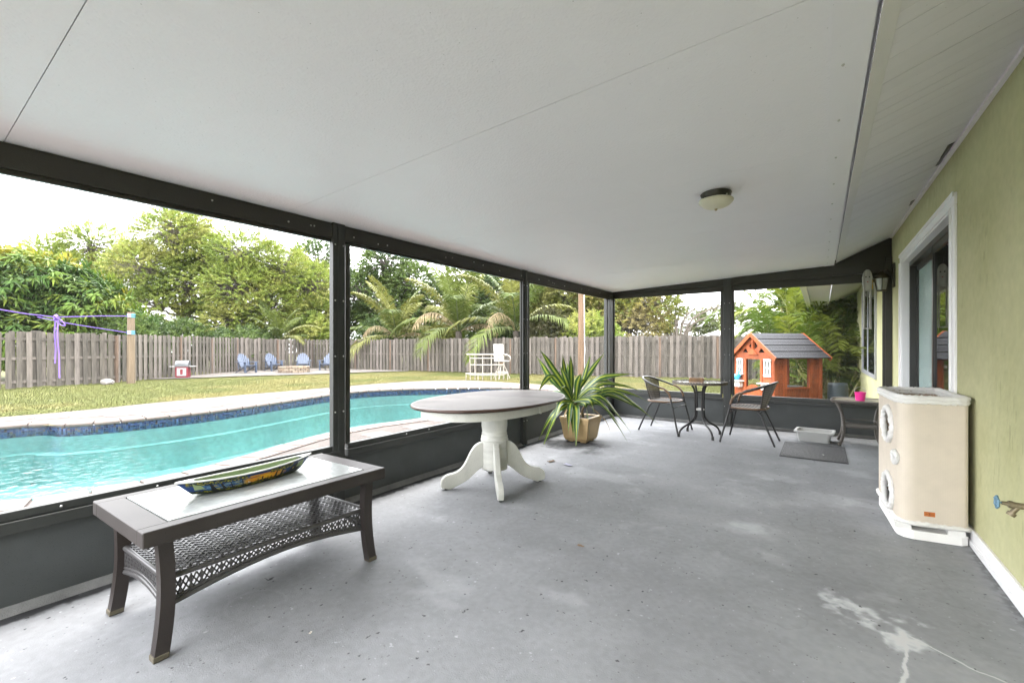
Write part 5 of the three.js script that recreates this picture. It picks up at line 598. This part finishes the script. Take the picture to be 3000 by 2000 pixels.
{
  const t = thing('hanging_ornament', 'tall painted wooden ornament with a face hanging beside the wall lantern', 'ornament', [3.47, 1.6, 0.25], 0.25), m = std(0.5, 0.5, 0.46, 0.7, { map: T.wood });
  const s = new THREE.Shape(); s.moveTo(-0.05, 0.42); s.lineTo(0.05, 0.42); s.lineTo(0.06, 0.6); s.quadraticCurveTo(0.045, 0.72, 0, 0.72); s.quadraticCurveTo(-0.045, 0.72, -0.06, 0.6); s.closePath(); obj('head_board', new THREE.ExtrudeGeometry(s, { depth: 0.03, bevelEnabled: true, bevelSize: 0.003, bevelThickness: 0.003, bevelSegments: 1 }).translate(0, 0, -0.015), m, t); for (const k of [-1, 1]) obj('eye', new THREE.SphereGeometry(0.009, 8, 6).scale(1, 1.3, 0.4).translate(k * 0.022, 0.61, 0.019), M.black, t); obj('beak', new THREE.ConeGeometry(0.013, 0.03, 4).rotateX(Math.PI / 2).rotateZ(0.5).translate(0, 0.535, 0.028), std(0.35, 0.03, 0.04), t);
  obj('stripe', [b2(0.052, 0.066, 0.43, 0.5, -0.016, 0.016), b2(0.054, 0.068, 0.52, 0.56, -0.016, 0.016)], std(0.55, 0.36, 0.05, 0.6), t);
  obj('slot_frame', [b2(-0.05, -0.03, -0.18, 0.42, -0.012, 0.012), b2(0.03, 0.05, -0.18, 0.42, -0.012, 0.012), b2(-0.03, 0.03, -0.18, -0.16, -0.012, 0.012), b2(-0.03, 0.03, 0.4, 0.42, -0.012, 0.012)], m, t); obj('cord', rod(V(0, 0.71, 0), V(0, 0.86, -0.2), 0.002), M.black, t); t.scale.setScalar(0.85);
}
{
  const x = 2.385, z = 4.285, t = thing('ceiling_lamp', 'unlit flush ceiling lamp with cream glass bowl and black collar', 'ceiling lamp', [x, ceilY(x, z) - 0.002, z]);
  obj('collar', lathe([[0.001, 0], [0.098, 0], [0.1, -0.006], [0.094, -0.012], [0.096, -0.02], [0.09, -0.028], [0.088, -0.045], [0.001, -0.045]], 40), M.black, t);
  const prof = [[0.085, -0.04], [0.108, -0.046], [0.112, -0.055], [0.104, -0.068], [0.082, -0.088], [0.05, -0.102], [0.02, -0.107], [0.001, -0.108]], sh = lathe(prof, 48), p = sh.attributes.position; for (let i = 0; i < p.count; i++) { const a = Math.atan2(p.getZ(i), p.getX(i)), k = 1 + 0.012 * Math.cos(a * 24); p.setX(i, p.getX(i) * k); p.setZ(i, p.getZ(i) * k); } sh.computeVertexNormals(); obj('glass_bowl', sh, phy(0.72, 0.7, 0.56, 0.3, { transmission: 0.25, thickness: 0 }), t); obj('finial', new THREE.SphereGeometry(0.01, 10, 8).translate(0, -0.111, 0), std(0.4, 0.33, 0.2, 0.5), t); for (const a of [0.6, 2.7, 4.8]) obj('thumb_screw', new THREE.SphereGeometry(0.006, 8, 6).translate(0.093 * Math.cos(a), -0.034, 0.093 * Math.sin(a)), M.screw, t);
}
// ================================================================ things in the yard
let toyAt;
{ // playhouse
  const cam = V(2.982, 0, 7.623), Fw = V(-0.5678, 0, -0.8231), Rt = V(0.8231, 0, -0.5678), d0 = 9.6, th = 0.14, near = cam.clone().addScaledVector(Fw, d0).addScaledVector(Rt, 0.585 * d0), gx = Fw.clone().multiplyScalar(Math.cos(th)).addScaledVector(Rt, -Math.sin(th));
  // local axes: +x along the long side (to the right), +z out of the long side; the gable end is at x = 0 and runs to z = -1.35
  const lx = Rt.clone().multiplyScalar(Math.cos(th)).addScaledVector(Fw, Math.sin(th)), t = thing('playhouse', 'orange brown wooden playhouse with dark slatted roof and white shutters', 'playhouse', [near.x, YG, near.z], Math.atan2(-lx.z, lx.x));
  const m = [0.9, 1, 1.08].map(k => std(0.37 * k, 0.08 * k, 0.018 * k, 0.6, { map: rep(T.wood, 2, 1), bumpMap: rep(T.wood, 2, 1), bumpScale: 0.002 })), trim = std(0.43, 0.093, 0.02, 0.55, { map: rep(T.wood, 2, 1) }), wh = std(0.72, 0.71, 0.69, 0.45), L = 1.15, D = 1.35, H = 1.17, PK = 1.645, r = RNG(131), T0 = 0.025;
  const boards = (x0, x1, y0, y1, z, n, parent, ax) => { const h = (y1 - y0) / n; for (let i = 0; i < n; i++) obj('plank', ax === 'x' ? rb2(0.004, x0, x1, y0 + h * i + 0.002, y0 + h * (i + 1) - 0.002, z - 0.018, z) : rb2(0.004, z, z + 0.018, y0 + h * i + 0.002, y0 + h * (i + 1) - 0.002, x0, x1), m[r() * 3 | 0], parent); };
  // long side facing the patio
  const s = obj('side_wall', [b2(0.03, L, H - 0.07, H, -0.03, -0.001), b2(0.3, 0.84, 0.02, 0.44, -0.03, -0.024)], m[1], t); boards(0.09, 0.22, 0.02, H - 0.1, -0.004, 10, s, 'x'); boards(0.93, L - 0.08, 0.02, H - 0.1, -0.004, 10, s, 'x'); boards(0.3, 0.84, 0.02, 0.44, -0.004, 3, s, 'x');
  for (const [a, b] of [[0, 0.09], [0.22, 0.3], [0.84, 0.93], [L - 0.08, L]]) obj('corner_board', rb2(0.004, a, b, 0.01, H, -0.03, 0.006), trim, t);
  obj('counter', [rb2(0.006, 0.28, 0.86, 0.445, 0.47, -0.2, 0.06)], trim, t); obj('sink', [rbox(0.3, 0.03, 0.18, 0.01, 0.56, 0.49, -0.12)], std(0.2, 0.21, 0.21, 0.5), t);
  // gable end
  const g = obj('gable_wall', [(() => { const q = new THREE.Shape(); q.moveTo(-0.06, H - 0.02); q.lineTo(D + 0.06, H - 0.02); q.lineTo(D / 2, PK - 0.03); q.closePath(); for (const P of [[[0.3, 1.22], [0.5, 1.22], [0.4, 1.33]], [[0.85, 1.22], [1.05, 1.22], [0.95, 1.33]], [[0.53, 1.36], [0.64, 1.28], [0.64, 1.46], [0.6, 1.46]], [[0.82, 1.36], [0.71, 1.28], [0.71, 1.46], [0.75, 1.46]]]) q.holes.push(new THREE.Path(P.map(([a, b]) => new THREE.Vector2(a, b)))); return new THREE.ExtrudeGeometry(q, { depth: T0, bevelEnabled: false }).rotateY(Math.PI / 2).translate(0, 0, 0); })(), b2(0, T0, H - 0.1, H - 0.02, -D, 0), b2(0, T0, 0.01, H - 0.1, -D, -D + 0.06), b2(0, T0, 0.01, H - 0.1, -0.06, 0)], m[1], t);
  boards(-0.4, -0.06, 0.02, H - 0.1, 0.003, 10, g, 'z'); boards(-D + 0.06, -D + 0.4, 0.02, H - 0.1, 0.003, 10, g, 'z'); for (const z of [-0.43, -D + 0.37]) obj('door_post', rb2(0.004, -0.012, T0, 0.01, H - 0.1, z, z + 0.06), trim, t);
  const arch = new THREE.Shape(); arch.moveTo(0.44, 0.03); arch.lineTo(0.91, 0.03); arch.lineTo(0.91, 0.42); arch.bezierCurveTo(0.84, 0.42, 0.8, 0.49, 0.675, 0.49); arch.bezierCurveTo(0.55, 0.49, 0.51, 0.42, 0.44, 0.42); arch.closePath(); const dr = obj('half_door', new THREE.ExtrudeGeometry(arch, { depth: 0.02, bevelEnabled: false }).rotateY(Math.PI / 2).translate(-0.004, 0, 0), trim, t); obj('knob', new THREE.SphereGeometry(0.022, 10, 8).scale(0.5, 1, 1.6).translate(-0.012, 0.4, -0.5), wh, dr);
  obj('crest', [(() => { const q = new THREE.Shape(); q.moveTo(0.5, 1.17); q.lineTo(0.85, 1.17); q.lineTo(0.675, 1.33); q.closePath(); return new THREE.ExtrudeGeometry(q, { depth: 0.03, bevelEnabled: false }).rotateY(Math.PI / 2).translate(-0.03, 0, 0); })(), b2(-0.03, 0, 1.3, PK - 0.06, -0.695, -0.655)], trim, t);
  for (const zc of [-0.2, -D + 0.22]) { const w = obj('shutter', [rb2(0.006, -0.03, 0.002, 0.69, 0.74, zc - 0.11, zc + 0.11), rb2(0.006, -0.03, 0.002, 1.03, 1.075, zc - 0.11, zc + 0.11), rb2(0.005, -0.025, 0.002, 0.72, 1.05, zc - 0.1, zc - 0.065), rb2(0.005, -0.025, 0.002, 0.72, 1.05, zc + 0.065, zc + 0.1), b2(-0.022, 0.002, 0.73, 1.04, zc - 0.009, zc + 0.009), b2(-0.02, 0.002, 0.876, 0.894, zc - 0.07, zc + 0.07)], wh, t); obj('pane', b2(-0.004, 0.0015, 0.73, 1.04, zc - 0.065, zc + 0.065), M.dark, w); }
  for (const zc of [-0.2, -D + 0.22]) obj('flower_tray', [rb2(0.008, -0.16, -0.002, 0.53, 0.555, zc - 0.16, zc + 0.16), rb2(0.01, -0.1, -0.002, 0.4, 0.53, zc - 0.1, zc + 0.1)], wh, t);
  // back and far walls
  obj('back_wall', [b2(0, 0.35, 0.01, H, -D, -D + 0.02), b2(0.85, L, 0.01, H, -D, -D + 0.02), b2(0.35, 0.85, H - 0.1, H, -D, -D + 0.02), b2(0.35, 0.85, 0.01, 0.3, -D, -D + 0.02), b2(L - 0.02, L, 0.01, H, -D, -D + 0.4), b2(L - 0.02, L, 0.01, H, -0.4, -0.03), b2(L - 0.02, L, 0.01, 0.4, -D + 0.4, -0.4), b2(L - 0.02, L, H - 0.1, H, -D + 0.4, -0.4)], m[0], t);
  // slatted roof, ridge along x
  const rf = obj('roof', [b2(-0.05, L + 0.12, PK - 0.03, PK + 0.004, -D / 2 - 0.02, -D / 2 + 0.02)], std(0.05, 0.05, 0.055, 0.8), t), n = 8, rm = [0.85, 1, 1.15].map(k => std(0.03 * k, 0.031 * k, 0.037 * k, 0.85, { map: T.mottle })), ov = 0.12, dz = D / 2 + ov, dy = (PK - H) * dz / (D / 2), sl = Math.hypot(dz, dy), an = Math.atan2(dy, dz);
  for (const sd of [1, -1]) for (let i = 0; i < n; i++) { const q = obj('roof_slat', rbox(L + 0.19, 0.018, sl / n - 0.004, 0.003), rm[r() * 3 | 0], rf), u = (i + 0.5) / n; q.position.set((L + 0.09) / 2 - 0.01, PK - dy * u + 0.012 + 0.006 * (i & 1), -D / 2 + sd * dz * u); q.rotation.x = sd * (an - 0.05); }
  for (const sd of [1, -1]) for (const x of [-0.07, L + 0.11]) { const a = V(x, PK - 0.01, -D / 2), b = V(x, PK - dy - 0.01, -D / 2 + sd * dz); obj('barge_board', muv(strip(a, b, 0.02, 0.085)), trim, t); }
  t.updateMatrixWorld(); toyAt = t.localToWorld(V(-0.09, 0.557, -D + 0.22));
}
{ const t = thing('watering_toy', 'blue plastic elephant watering can on the tray at the playhouse gable', 'toy', toyAt.toArray(), 0.75), m = std(0.05, 0.36, 0.56, 0.4); obj('body', new THREE.SphereGeometry(0.085, 16, 12).scale(1, 0.9, 0.8).translate(0, 0.08, 0), m, t); obj('spout', tubeCap([[-0.06, 0.07, 0], [-0.12, 0.02, 0], [-0.15, -0.08, 0], [-0.17, -0.16, 0]], 0.026, 16), m, t); obj('ear', new THREE.SphereGeometry(0.05, 12, 8).scale(0.9, 1, 0.25).translate(0.01, 0.11, 0.07), m, t); obj('handle', tube([[0.03, 0.14, 0], [0.05, 0.2, 0], [0.11, 0.19, 0], [0.09, 0.08, 0]], 0.014, 20), m, t); }
{ const t = thing('storage_barrel', 'slate blue plastic barrel standing right of the playhouse', 'barrel', [3.28, YG, -4.6]); obj('barrel', lathe([[0.001, 0], [0.17, 0], [0.185, 0.05], [0.19, 0.3], [0.185, 0.5], [0.17, 0.55], [0.001, 0.56]], 24), std(0.06, 0.085, 0.105, 0.5, { map: T.grime }), t); }
{ // white neighbour's shed
  const t = thing('shed', 'white neighbouring building with ribbed hip roof behind the back fence', 'shed', [0.9, YG, -20.8], -0.35), m = std(0.42, 0.41, 0.39, 0.7, { map: T.mottle });
  obj('wall', b2(-3, 3, 0, 1.95, -2, 2), m, t); for (let i = 0; i < 9; i++) obj('siding_board', b2(-3.02, 3.02, 0.12 + i * 0.2, 0.305 + i * 0.2, 2, 2.02), m, t);
  const R = obj('roof', hexa([[-3.3, 1.95, 2.3], [3.3, 1.95, 2.3], [3.3, 1.95, -2.3], [-3.3, 1.95, -2.3], [-1.2, 3.0, 0.05], [1.2, 3.0, 0.05], [1.2, 3.0, -0.05], [-1.2, 3.0, -0.05]]), m, t); for (let i = 0; i < 6; i++) { const f = (i + 0.5) / 6.5, x = 3.3 - 2.1 * f; obj('roof_rib', strip(V(-x, 1.97 + 1.04 * f, 2.31 - 2.25 * f), V(x, 1.97 + 1.04 * f, 2.31 - 2.25 * f), 0.05, 0.03), m, R); }
}
{ // slackline post and webbing
  const P = [-18.3, 1.9], t = thing('slackline_post', 'thick round wooden post with blue ratchets in front of the side fence', 'post', [P[0], YG, P[1]]), w = std(0.19, 0.14, 0.09, 0.9, { map: rep(T.wood, 2, 0.6), bumpMap: rep(T.wood, 2, 0.6), bumpScale: 0.01 }), bl = std(0.03, 0.22, 0.33, 0.5), pu = std(0.11, 0.06, 0.27, 0.7), pk = std(0.45, 0.28, 0.42, 0.6);
  obj('log', [cyl(0.13, 0.11, 2.66, 0, 0, 0, 20)], w, t); for (const y of [2.47, 1.84]) { const b = obj('ratchet_band', [cyl(0.121, 0.121, 0.045, 0, y, 0, 20), cyl(0.1215, 0.1215, 0.045, 0, y + 0.08, 0, 20)], bl, t); obj('ratchet', rbox(0.1, 0.13, 0.08, 0.01, 0.09, y + 0.06, 0.08), pk, b); }
  const strap = (label, pts, wd) => { const g = []; for (let i = 0; i + 1 < pts.length; i++) g.push(strip(V(...pts[i]), V(...pts[i + 1]), 0.006, wd)); return tag(obj('slackline', g, pu), label, 'strap', 'purple slackline straps'); };
  strap('upper purple slackline strap running from the post out over the lawn', [[-18.25, 2.4, 2.0], [-17.75, 2.33, 2.9], [-17.2, 2.2, 4.1], [-16.3, 2.22, 4.9], [-15.0, 2.3, 5.9], [-13.4, 2.4, 7.2]], 0.03);
  strap('lower purple slackline strap rising from the post towards the knot', [[-18.25, 1.78, 2.0], [-17.8, 1.9, 2.9], [-17.3, 2.02, 3.8], [-16.6, 2.15, 4.6]], 0.026);
  const h = thing('hanging_strap', 'purple strap tied in a knot and hanging down in front of the side fence', 'strap', [-17.2, 0, 4.1]); obj('knot', new THREE.TorusKnotGeometry(0.06, 0.028, 40, 6).translate(0, 2.18, 0), pu, h); obj('tail', [ribbon([[0, 2.2, 0], [0.02, 1.7, 0.03], [-0.02, 1.2, 0], [0.03, 0.72, 0.02]], () => 0.04, 0, V(0.6, 0, -0.8), 12)], pu, h); obj('tail', [ribbon([[0.05, 2.2, -0.05], [0.1, 1.6, -0.02], [0.08, 1.0, -0.06], [0.14, 0.25, -0.06]], () => 0.042, 0, V(0.6, 0, -0.8), 12)], std(0.14, 0.08, 0.3, 0.7), h); obj('loop', tube([[0, 2.2, 0], [0.12, 2.08, -0.12], [0.2, 1.92, -0.18], [0.1, 1.95, -0.1], [0.02, 2.1, 0]], 0.018, 24, 6), pu, h);
}
{ // small grill
  const t = thing('grill', 'small red barbecue grill with silver hood beside the side fence', 'grill', [-20.0, YG + 0.047, -0.35], 0.95), red = std(0.14, 0.008, 0.016, 0.4), wh = std(0.24, 0.24, 0.235, 0.4), st = std(0.12, 0.125, 0.13, 0.35, { metalness: 0.6 }); t.scale.setScalar(1.15);
  obj('cabinet', [rb2(0.012, -0.2, 0.2, 0.002, 0.4, -0.16, 0.16)], red, t); const d = obj('door', [rb2(0.006, -0.15, 0.15, 0.06, 0.36, 0.16, 0.172)], wh, t); obj('door_panel', rb2(0.004, -0.04, 0.04, 0.12, 0.31, 0.172, 0.177), red, d); obj('fire_box', rb2(0.01, -0.22, 0.22, 0.4, 0.46, -0.17, 0.17), st, t); obj('hood', new THREE.CylinderGeometry(0.17, 0.17, 0.42, 20, 1, false, 0, Math.PI).rotateZ(Math.PI / 2).scale(1, 1.05, 1).rotateX(-Math.PI / 2).rotateX(Math.PI / 2).translate(0, 0.46, 0), st, t); obj('hood_handle', tubeCap([[-0.12, 0.53, 0.17], [0, 0.53, 0.2], [0.12, 0.53, 0.17]], 0.01), wh, t); for (const s of [-1, 1]) obj('side_shelf', rb2(0.006, s > 0 ? 0.22 : -0.4, s > 0 ? 0.4 : -0.22, 0.4, 0.425, -0.14, 0.14), wh, t);
}
// Adirondack chairs round the fire pit
M.plastic = std(0.085, 0.11, 0.165, 0.45, { map: T.grime });
function adirondack(label, x, z, turn) {
  const t = thing('garden_chair', label, 'chair', [x, YG + 0.047, z], turn, 'blue garden chairs round the fire pit'), back = []; // front is +z
  for (let i = -3; i <= 3; i++) { const h = 0.74 - 0.028 * i * i, s = new THREE.Shape(), w0 = 0.032, w1 = 0.044; s.moveTo(-w0, 0); s.lineTo(w0, 0); s.lineTo(w1, h - 0.03); s.quadraticCurveTo(0, h + 0.03, -w1, h - 0.03); s.closePath(); obj('back_slat', new THREE.ExtrudeGeometry(s, { depth: 0.02, bevelEnabled: false }).rotateZ(-i * 0.055).rotateX(-0.36).translate(i * 0.073, 0.3, -0.2 + 0.006 * i * i), M.plastic, t); }
  obj('back_rail', [rbox(0.62, 0.05, 0.03, 0.006, 0, 0.56, -0.315), rbox(0.56, 0.05, 0.03, 0.006, 0, 0.34, -0.235)], M.plastic, t); for (let i = 0; i < 5; i++) obj('seat_slat', rbox(0.54, 0.022, 0.092, 0.006, 0, 0.385 - 0.026 * (4 - i), -0.16 + 0.1 * i), M.plastic, t);
  for (const s of [-1, 1]) { obj('armrest', rbox(0.13, 0.024, 0.68, 0.01, s * 0.36, 0.56, 0.0), M.plastic, t); obj('front_leg', hexa([[s * 0.31 - 0.02, 0.001, 0.3], [s * 0.31 + 0.02, 0.001, 0.3], [s * 0.31 + 0.02, 0.001, 0.2], [s * 0.31 - 0.02, 0.001, 0.2], [s * 0.32 - 0.02, 0.55, 0.3], [s * 0.32 + 0.02, 0.55, 0.3], [s * 0.32 + 0.02, 0.55, 0.16], [s * 0.32 - 0.02, 0.55, 0.16]]), M.plastic, t); obj('back_leg', hexa([[s * 0.29 - 0.02, 0.001, -0.4], [s * 0.29 + 0.02, 0.001, -0.4], [s * 0.29 + 0.02, 0.001, -0.48], [s * 0.29 - 0.02, 0.001, -0.48], [s * 0.29 - 0.02, 0.38, 0.26], [s * 0.29 + 0.02, 0.38, 0.26], [s * 0.29 + 0.02, 0.29, 0.2], [s * 0.29 - 0.02, 0.29, 0.2]]), M.plastic, t); obj('arm_post', b2(s * 0.33 - 0.02, s * 0.33 + 0.02, 0.2, 0.55, -0.24, -0.2), M.plastic, t); }
  return t;
}
const pit = [-20.05, -5.4], toPit = (x, z, k = 0) => Math.atan2(pit[0] - x, pit[1] - z) + k;
adirondack('blue slatted garden chair nearest the small red grill', -21.6, -3.75, toPit(-21.6, -3.75, -0.55)); adirondack('blue slatted garden chair second from the red grill', -22.4, -5.55, toPit(-22.4, -5.55, 0.2)); adirondack('blue slatted garden chair directly behind the stone fire pit', -21.9, -7.0, toPit(-21.9, -7, 0.25)); adirondack('blue slatted garden chair half hidden by the first screen post', -20.7, -7.75, toPit(-20.7, -7.75, 0.25));
{ const t = thing('fire_pit', 'round low fire pit of tan stone blocks on the pale shell', 'fire pit', [pit[0], YG + 0.047, pit[1]]), r = RNG(141), ms = [[0.3, 0.22, 0.15], [0.24, 0.19, 0.14], [0.34, 0.27, 0.2], [0.2, 0.15, 0.11]].map(c => std(...c, 0.95, { map: T.mottle, bumpMap: rep(T.fine, 3), bumpScale: 0.01 })), g = rbox(0.245, 0.1, 0.16, 0.012); for (let c = 0; c < 3; c++) for (let i = 0; i < 17; i++) { const a = (i + (c & 1) * 0.5) / 17 * 6.2832, o = obj('stone_block', g, ms[r() * 4 | 0], t); o.position.set(0.68 * Math.sin(a), 0.053 + 0.104 * c, 0.68 * Math.cos(a)); o.rotation.y = a + 0.05 * (r() - 0.5); } obj('ash_bed', cyl(0.62, 0.62, 0.06, 0, 0.002, 0, 24), std(0.05, 0.047, 0.045, 1), t); }
{ // white tubular outdoor bar and its tall chair
  const t = thing('patio_bar', 'white tubular half round patio bar frame standing before the back fence', 'bar', [-8.4, YG, -7.05], Math.atan2(3 - -8.4, 7.6 + 7.05)), m = std(0.3, 0.27, 0.23, 0.4), arc = (rad, y, a0 = -1.25, a1 = 1.25, zz = -0.35) => { const p = []; for (let i = 0; i <= 14; i++) { const a = a0 + (a1 - a0) * i / 14; p.push([rad * Math.sin(a), y, zz + rad * 0.55 * Math.cos(a)]); } return p; };
  obj('top_rail', [tube(arc(0.88, 1.06), 0.028, 40, 8), tube(arc(0.8, 1.06), 0.02, 40, 8), tube([[-0.84, 1.06, -0.18], [0, 1.06, -0.2], [0.84, 1.06, -0.18]], 0.018, 10, 8)], m, t); for (const y of [0.9, 0.63, 0.2]) obj('ring_rail', tube(arc(0.74, y), 0.02, 36, 8), m, t); obj('foot_rail', [tube(arc(0.93, 0.27), 0.022, 40, 8), tube([[-0.88, 0.27, -0.19], [-0.7, 0.2, -0.22]], 0.018, 4, 6), tube([[0.88, 0.27, -0.19], [0.7, 0.2, -0.22]], 0.018, 4, 6)], m, t);
  for (const a of [-1.2, -0.72, -0.24, 0.24, 0.72, 1.2]) obj('upright', rod(V(0.74 * Math.sin(a), 0.002, -0.35 + 0.407 * Math.cos(a)), V(0.76 * Math.sin(a), 1.05, -0.35 + 0.42 * Math.cos(a)), 0.019, 0.019, 8), m, t); for (const a of [-1.2, -0.4, 0.4, 1.2]) obj('foot', rod(V(0.93 * Math.sin(a), 0.002, -0.35 + 0.51 * Math.cos(a)), V(0.93 * Math.sin(a), 0.27, -0.35 + 0.51 * Math.cos(a)), 0.018, 0.018, 8), m, t);
  const c = thing('bar_chair', 'tall white sling bar chair behind the patio bar frame', 'chair', [-8.4, YG, -8.1], Math.atan2(3 - -8.4, 7.6 + 8.1) + 0.5), sl = std(0.3, 0.29, 0.275, 0.7); obj('back_sling', [rbox(0.5, 0.72, 0.03, 0.014).rotateX(-0.12).translate(0, 1.14, -0.28)], sl, c); obj('seat', rbox(0.5, 0.05, 0.46, 0.02, 0, 0.76, -0.02), sl, c); for (const s of [-1, 1]) { obj('armrest', tubeCap([[s * 0.29, 0.76, 0.2], [s * 0.3, 0.9, 0.22], [s * 0.3, 0.99, 0.12], [s * 0.29, 1.0, -0.25]], 0.02), m, c); for (const q of [-1, 1]) obj('leg', tubeCap([[s * 0.26, 0.012, q * 0.26], [s * 0.14, 0.4, q * 0.14], [s * 0.05, 0.66, q * 0.05]], 0.016), m, c); } obj('swivel', cyl(0.09, 0.12, 0.1, 0, 0.65, 0, 16), std(0.2, 0.12, 0.07, 0.6), c); obj('foot_ring', new THREE.TorusGeometry(0.26, 0.014, 8, 28).rotateX(Math.PI / 2).translate(0, 0.3, 0), m, c); }
{ const t = thing('utility_pole', 'tall brown wooden pole with a white conduit before the back fence', 'pole', [-5.6, YG, -10.1]), w = std(0.2, 0.125, 0.075, 0.9, { map: rep(T.wood, 2, 0.4), bumpMap: rep(T.wood, 2, 0.4), bumpScale: 0.01 }); obj('log', limb([[0, 0, 0], [0, 3, 0], [0, 7, 0]], 0.145, 0.105, 8, 14), w, t); obj('conduit', rod(V(0.17, 1.6, 0.02), V(0.14, 6.5, 0.02), 0.018, 0.018, 8), std(0.6, 0.6, 0.6, 0.5), t); obj('cable', tube([[0.17, 1.6, 0.02], [0.2, 1.2, 0.04], [0.17, 0.9, 0.03], [0.19, 0.2, 0.03]], 0.012, 16, 6), std(0.5, 0.5, 0.5), t); }
tag(obj('rock', (() => { const g = new THREE.IcosahedronGeometry(0.24, 2), p = g.attributes.position; for (let i = 0; i < p.count; i++) { const k = 0.8 + 0.4 * fbm(p.getX(i) + 2, p.getY(i) * 1.3 + p.getZ(i) + 2, 8, 8, 2, 7); p.setXYZ(i, p.getX(i) * k * 1.2, p.getY(i) * k * 0.5, p.getZ(i) * k * 0.8); } g.computeVertexNormals(); return g.translate(-18.4, YG + 0.08, 2.55); })(), std(0.17, 0.155, 0.14, 0.95)), 'pale rock lying by the slackline post at the fence', 'rock');
// litter on the patio floor
{
  const bits = [['dry_leaf', 'curled brown leaf on the patio floor between the table and the pot', [0.63, 3.48], 0.045, [0.12, 0.08, 0.05]], ['paper_scrap', 'lavender grey paper scrap on the floor beyond the oval table', [0.84, 3.51], 0.05, [0.3, 0.3, 0.38]], ['dry_leaf', 'brown crumpled leaf in the middle of the patio floor', [1.78, 5.15], 0.022, [0.2, 0.13, 0.08]], ['white_chip', 'white chip on the black rubber mat', [3.0, 1.55], 0.016, [0.6, 0.6, 0.58]], ['white_chip', 'white chip at the front corner of the coffee table', [1.21, 6.55], 0.009, [0.6, 0.55, 0.48]]];
  for (const [n, l, [x, z], s, c] of bits) { const g = new THREE.PlaneGeometry(2 * s, s, 6, 4).rotateX(-Math.PI / 2), p = g.attributes.position; for (let i = 0; i < p.count; i++) p.setY(i, 0.003 + (n === 'paper_scrap' ? 0.012 : 0.3 * s) * fbm(p.getX(i) * 20 + 3, p.getZ(i) * 20 + 3, 8, 8, 2, 5)); g.computeVertexNormals(); const o = obj(n, g, std(...c, 0.9)); o.position.set(x, n === 'white_chip' && z < 2 ? 0.012 : 0, z); o.rotation.y = x * 7; tag(o, l, 'litter'); }
}
renderer.render(scene, camera);
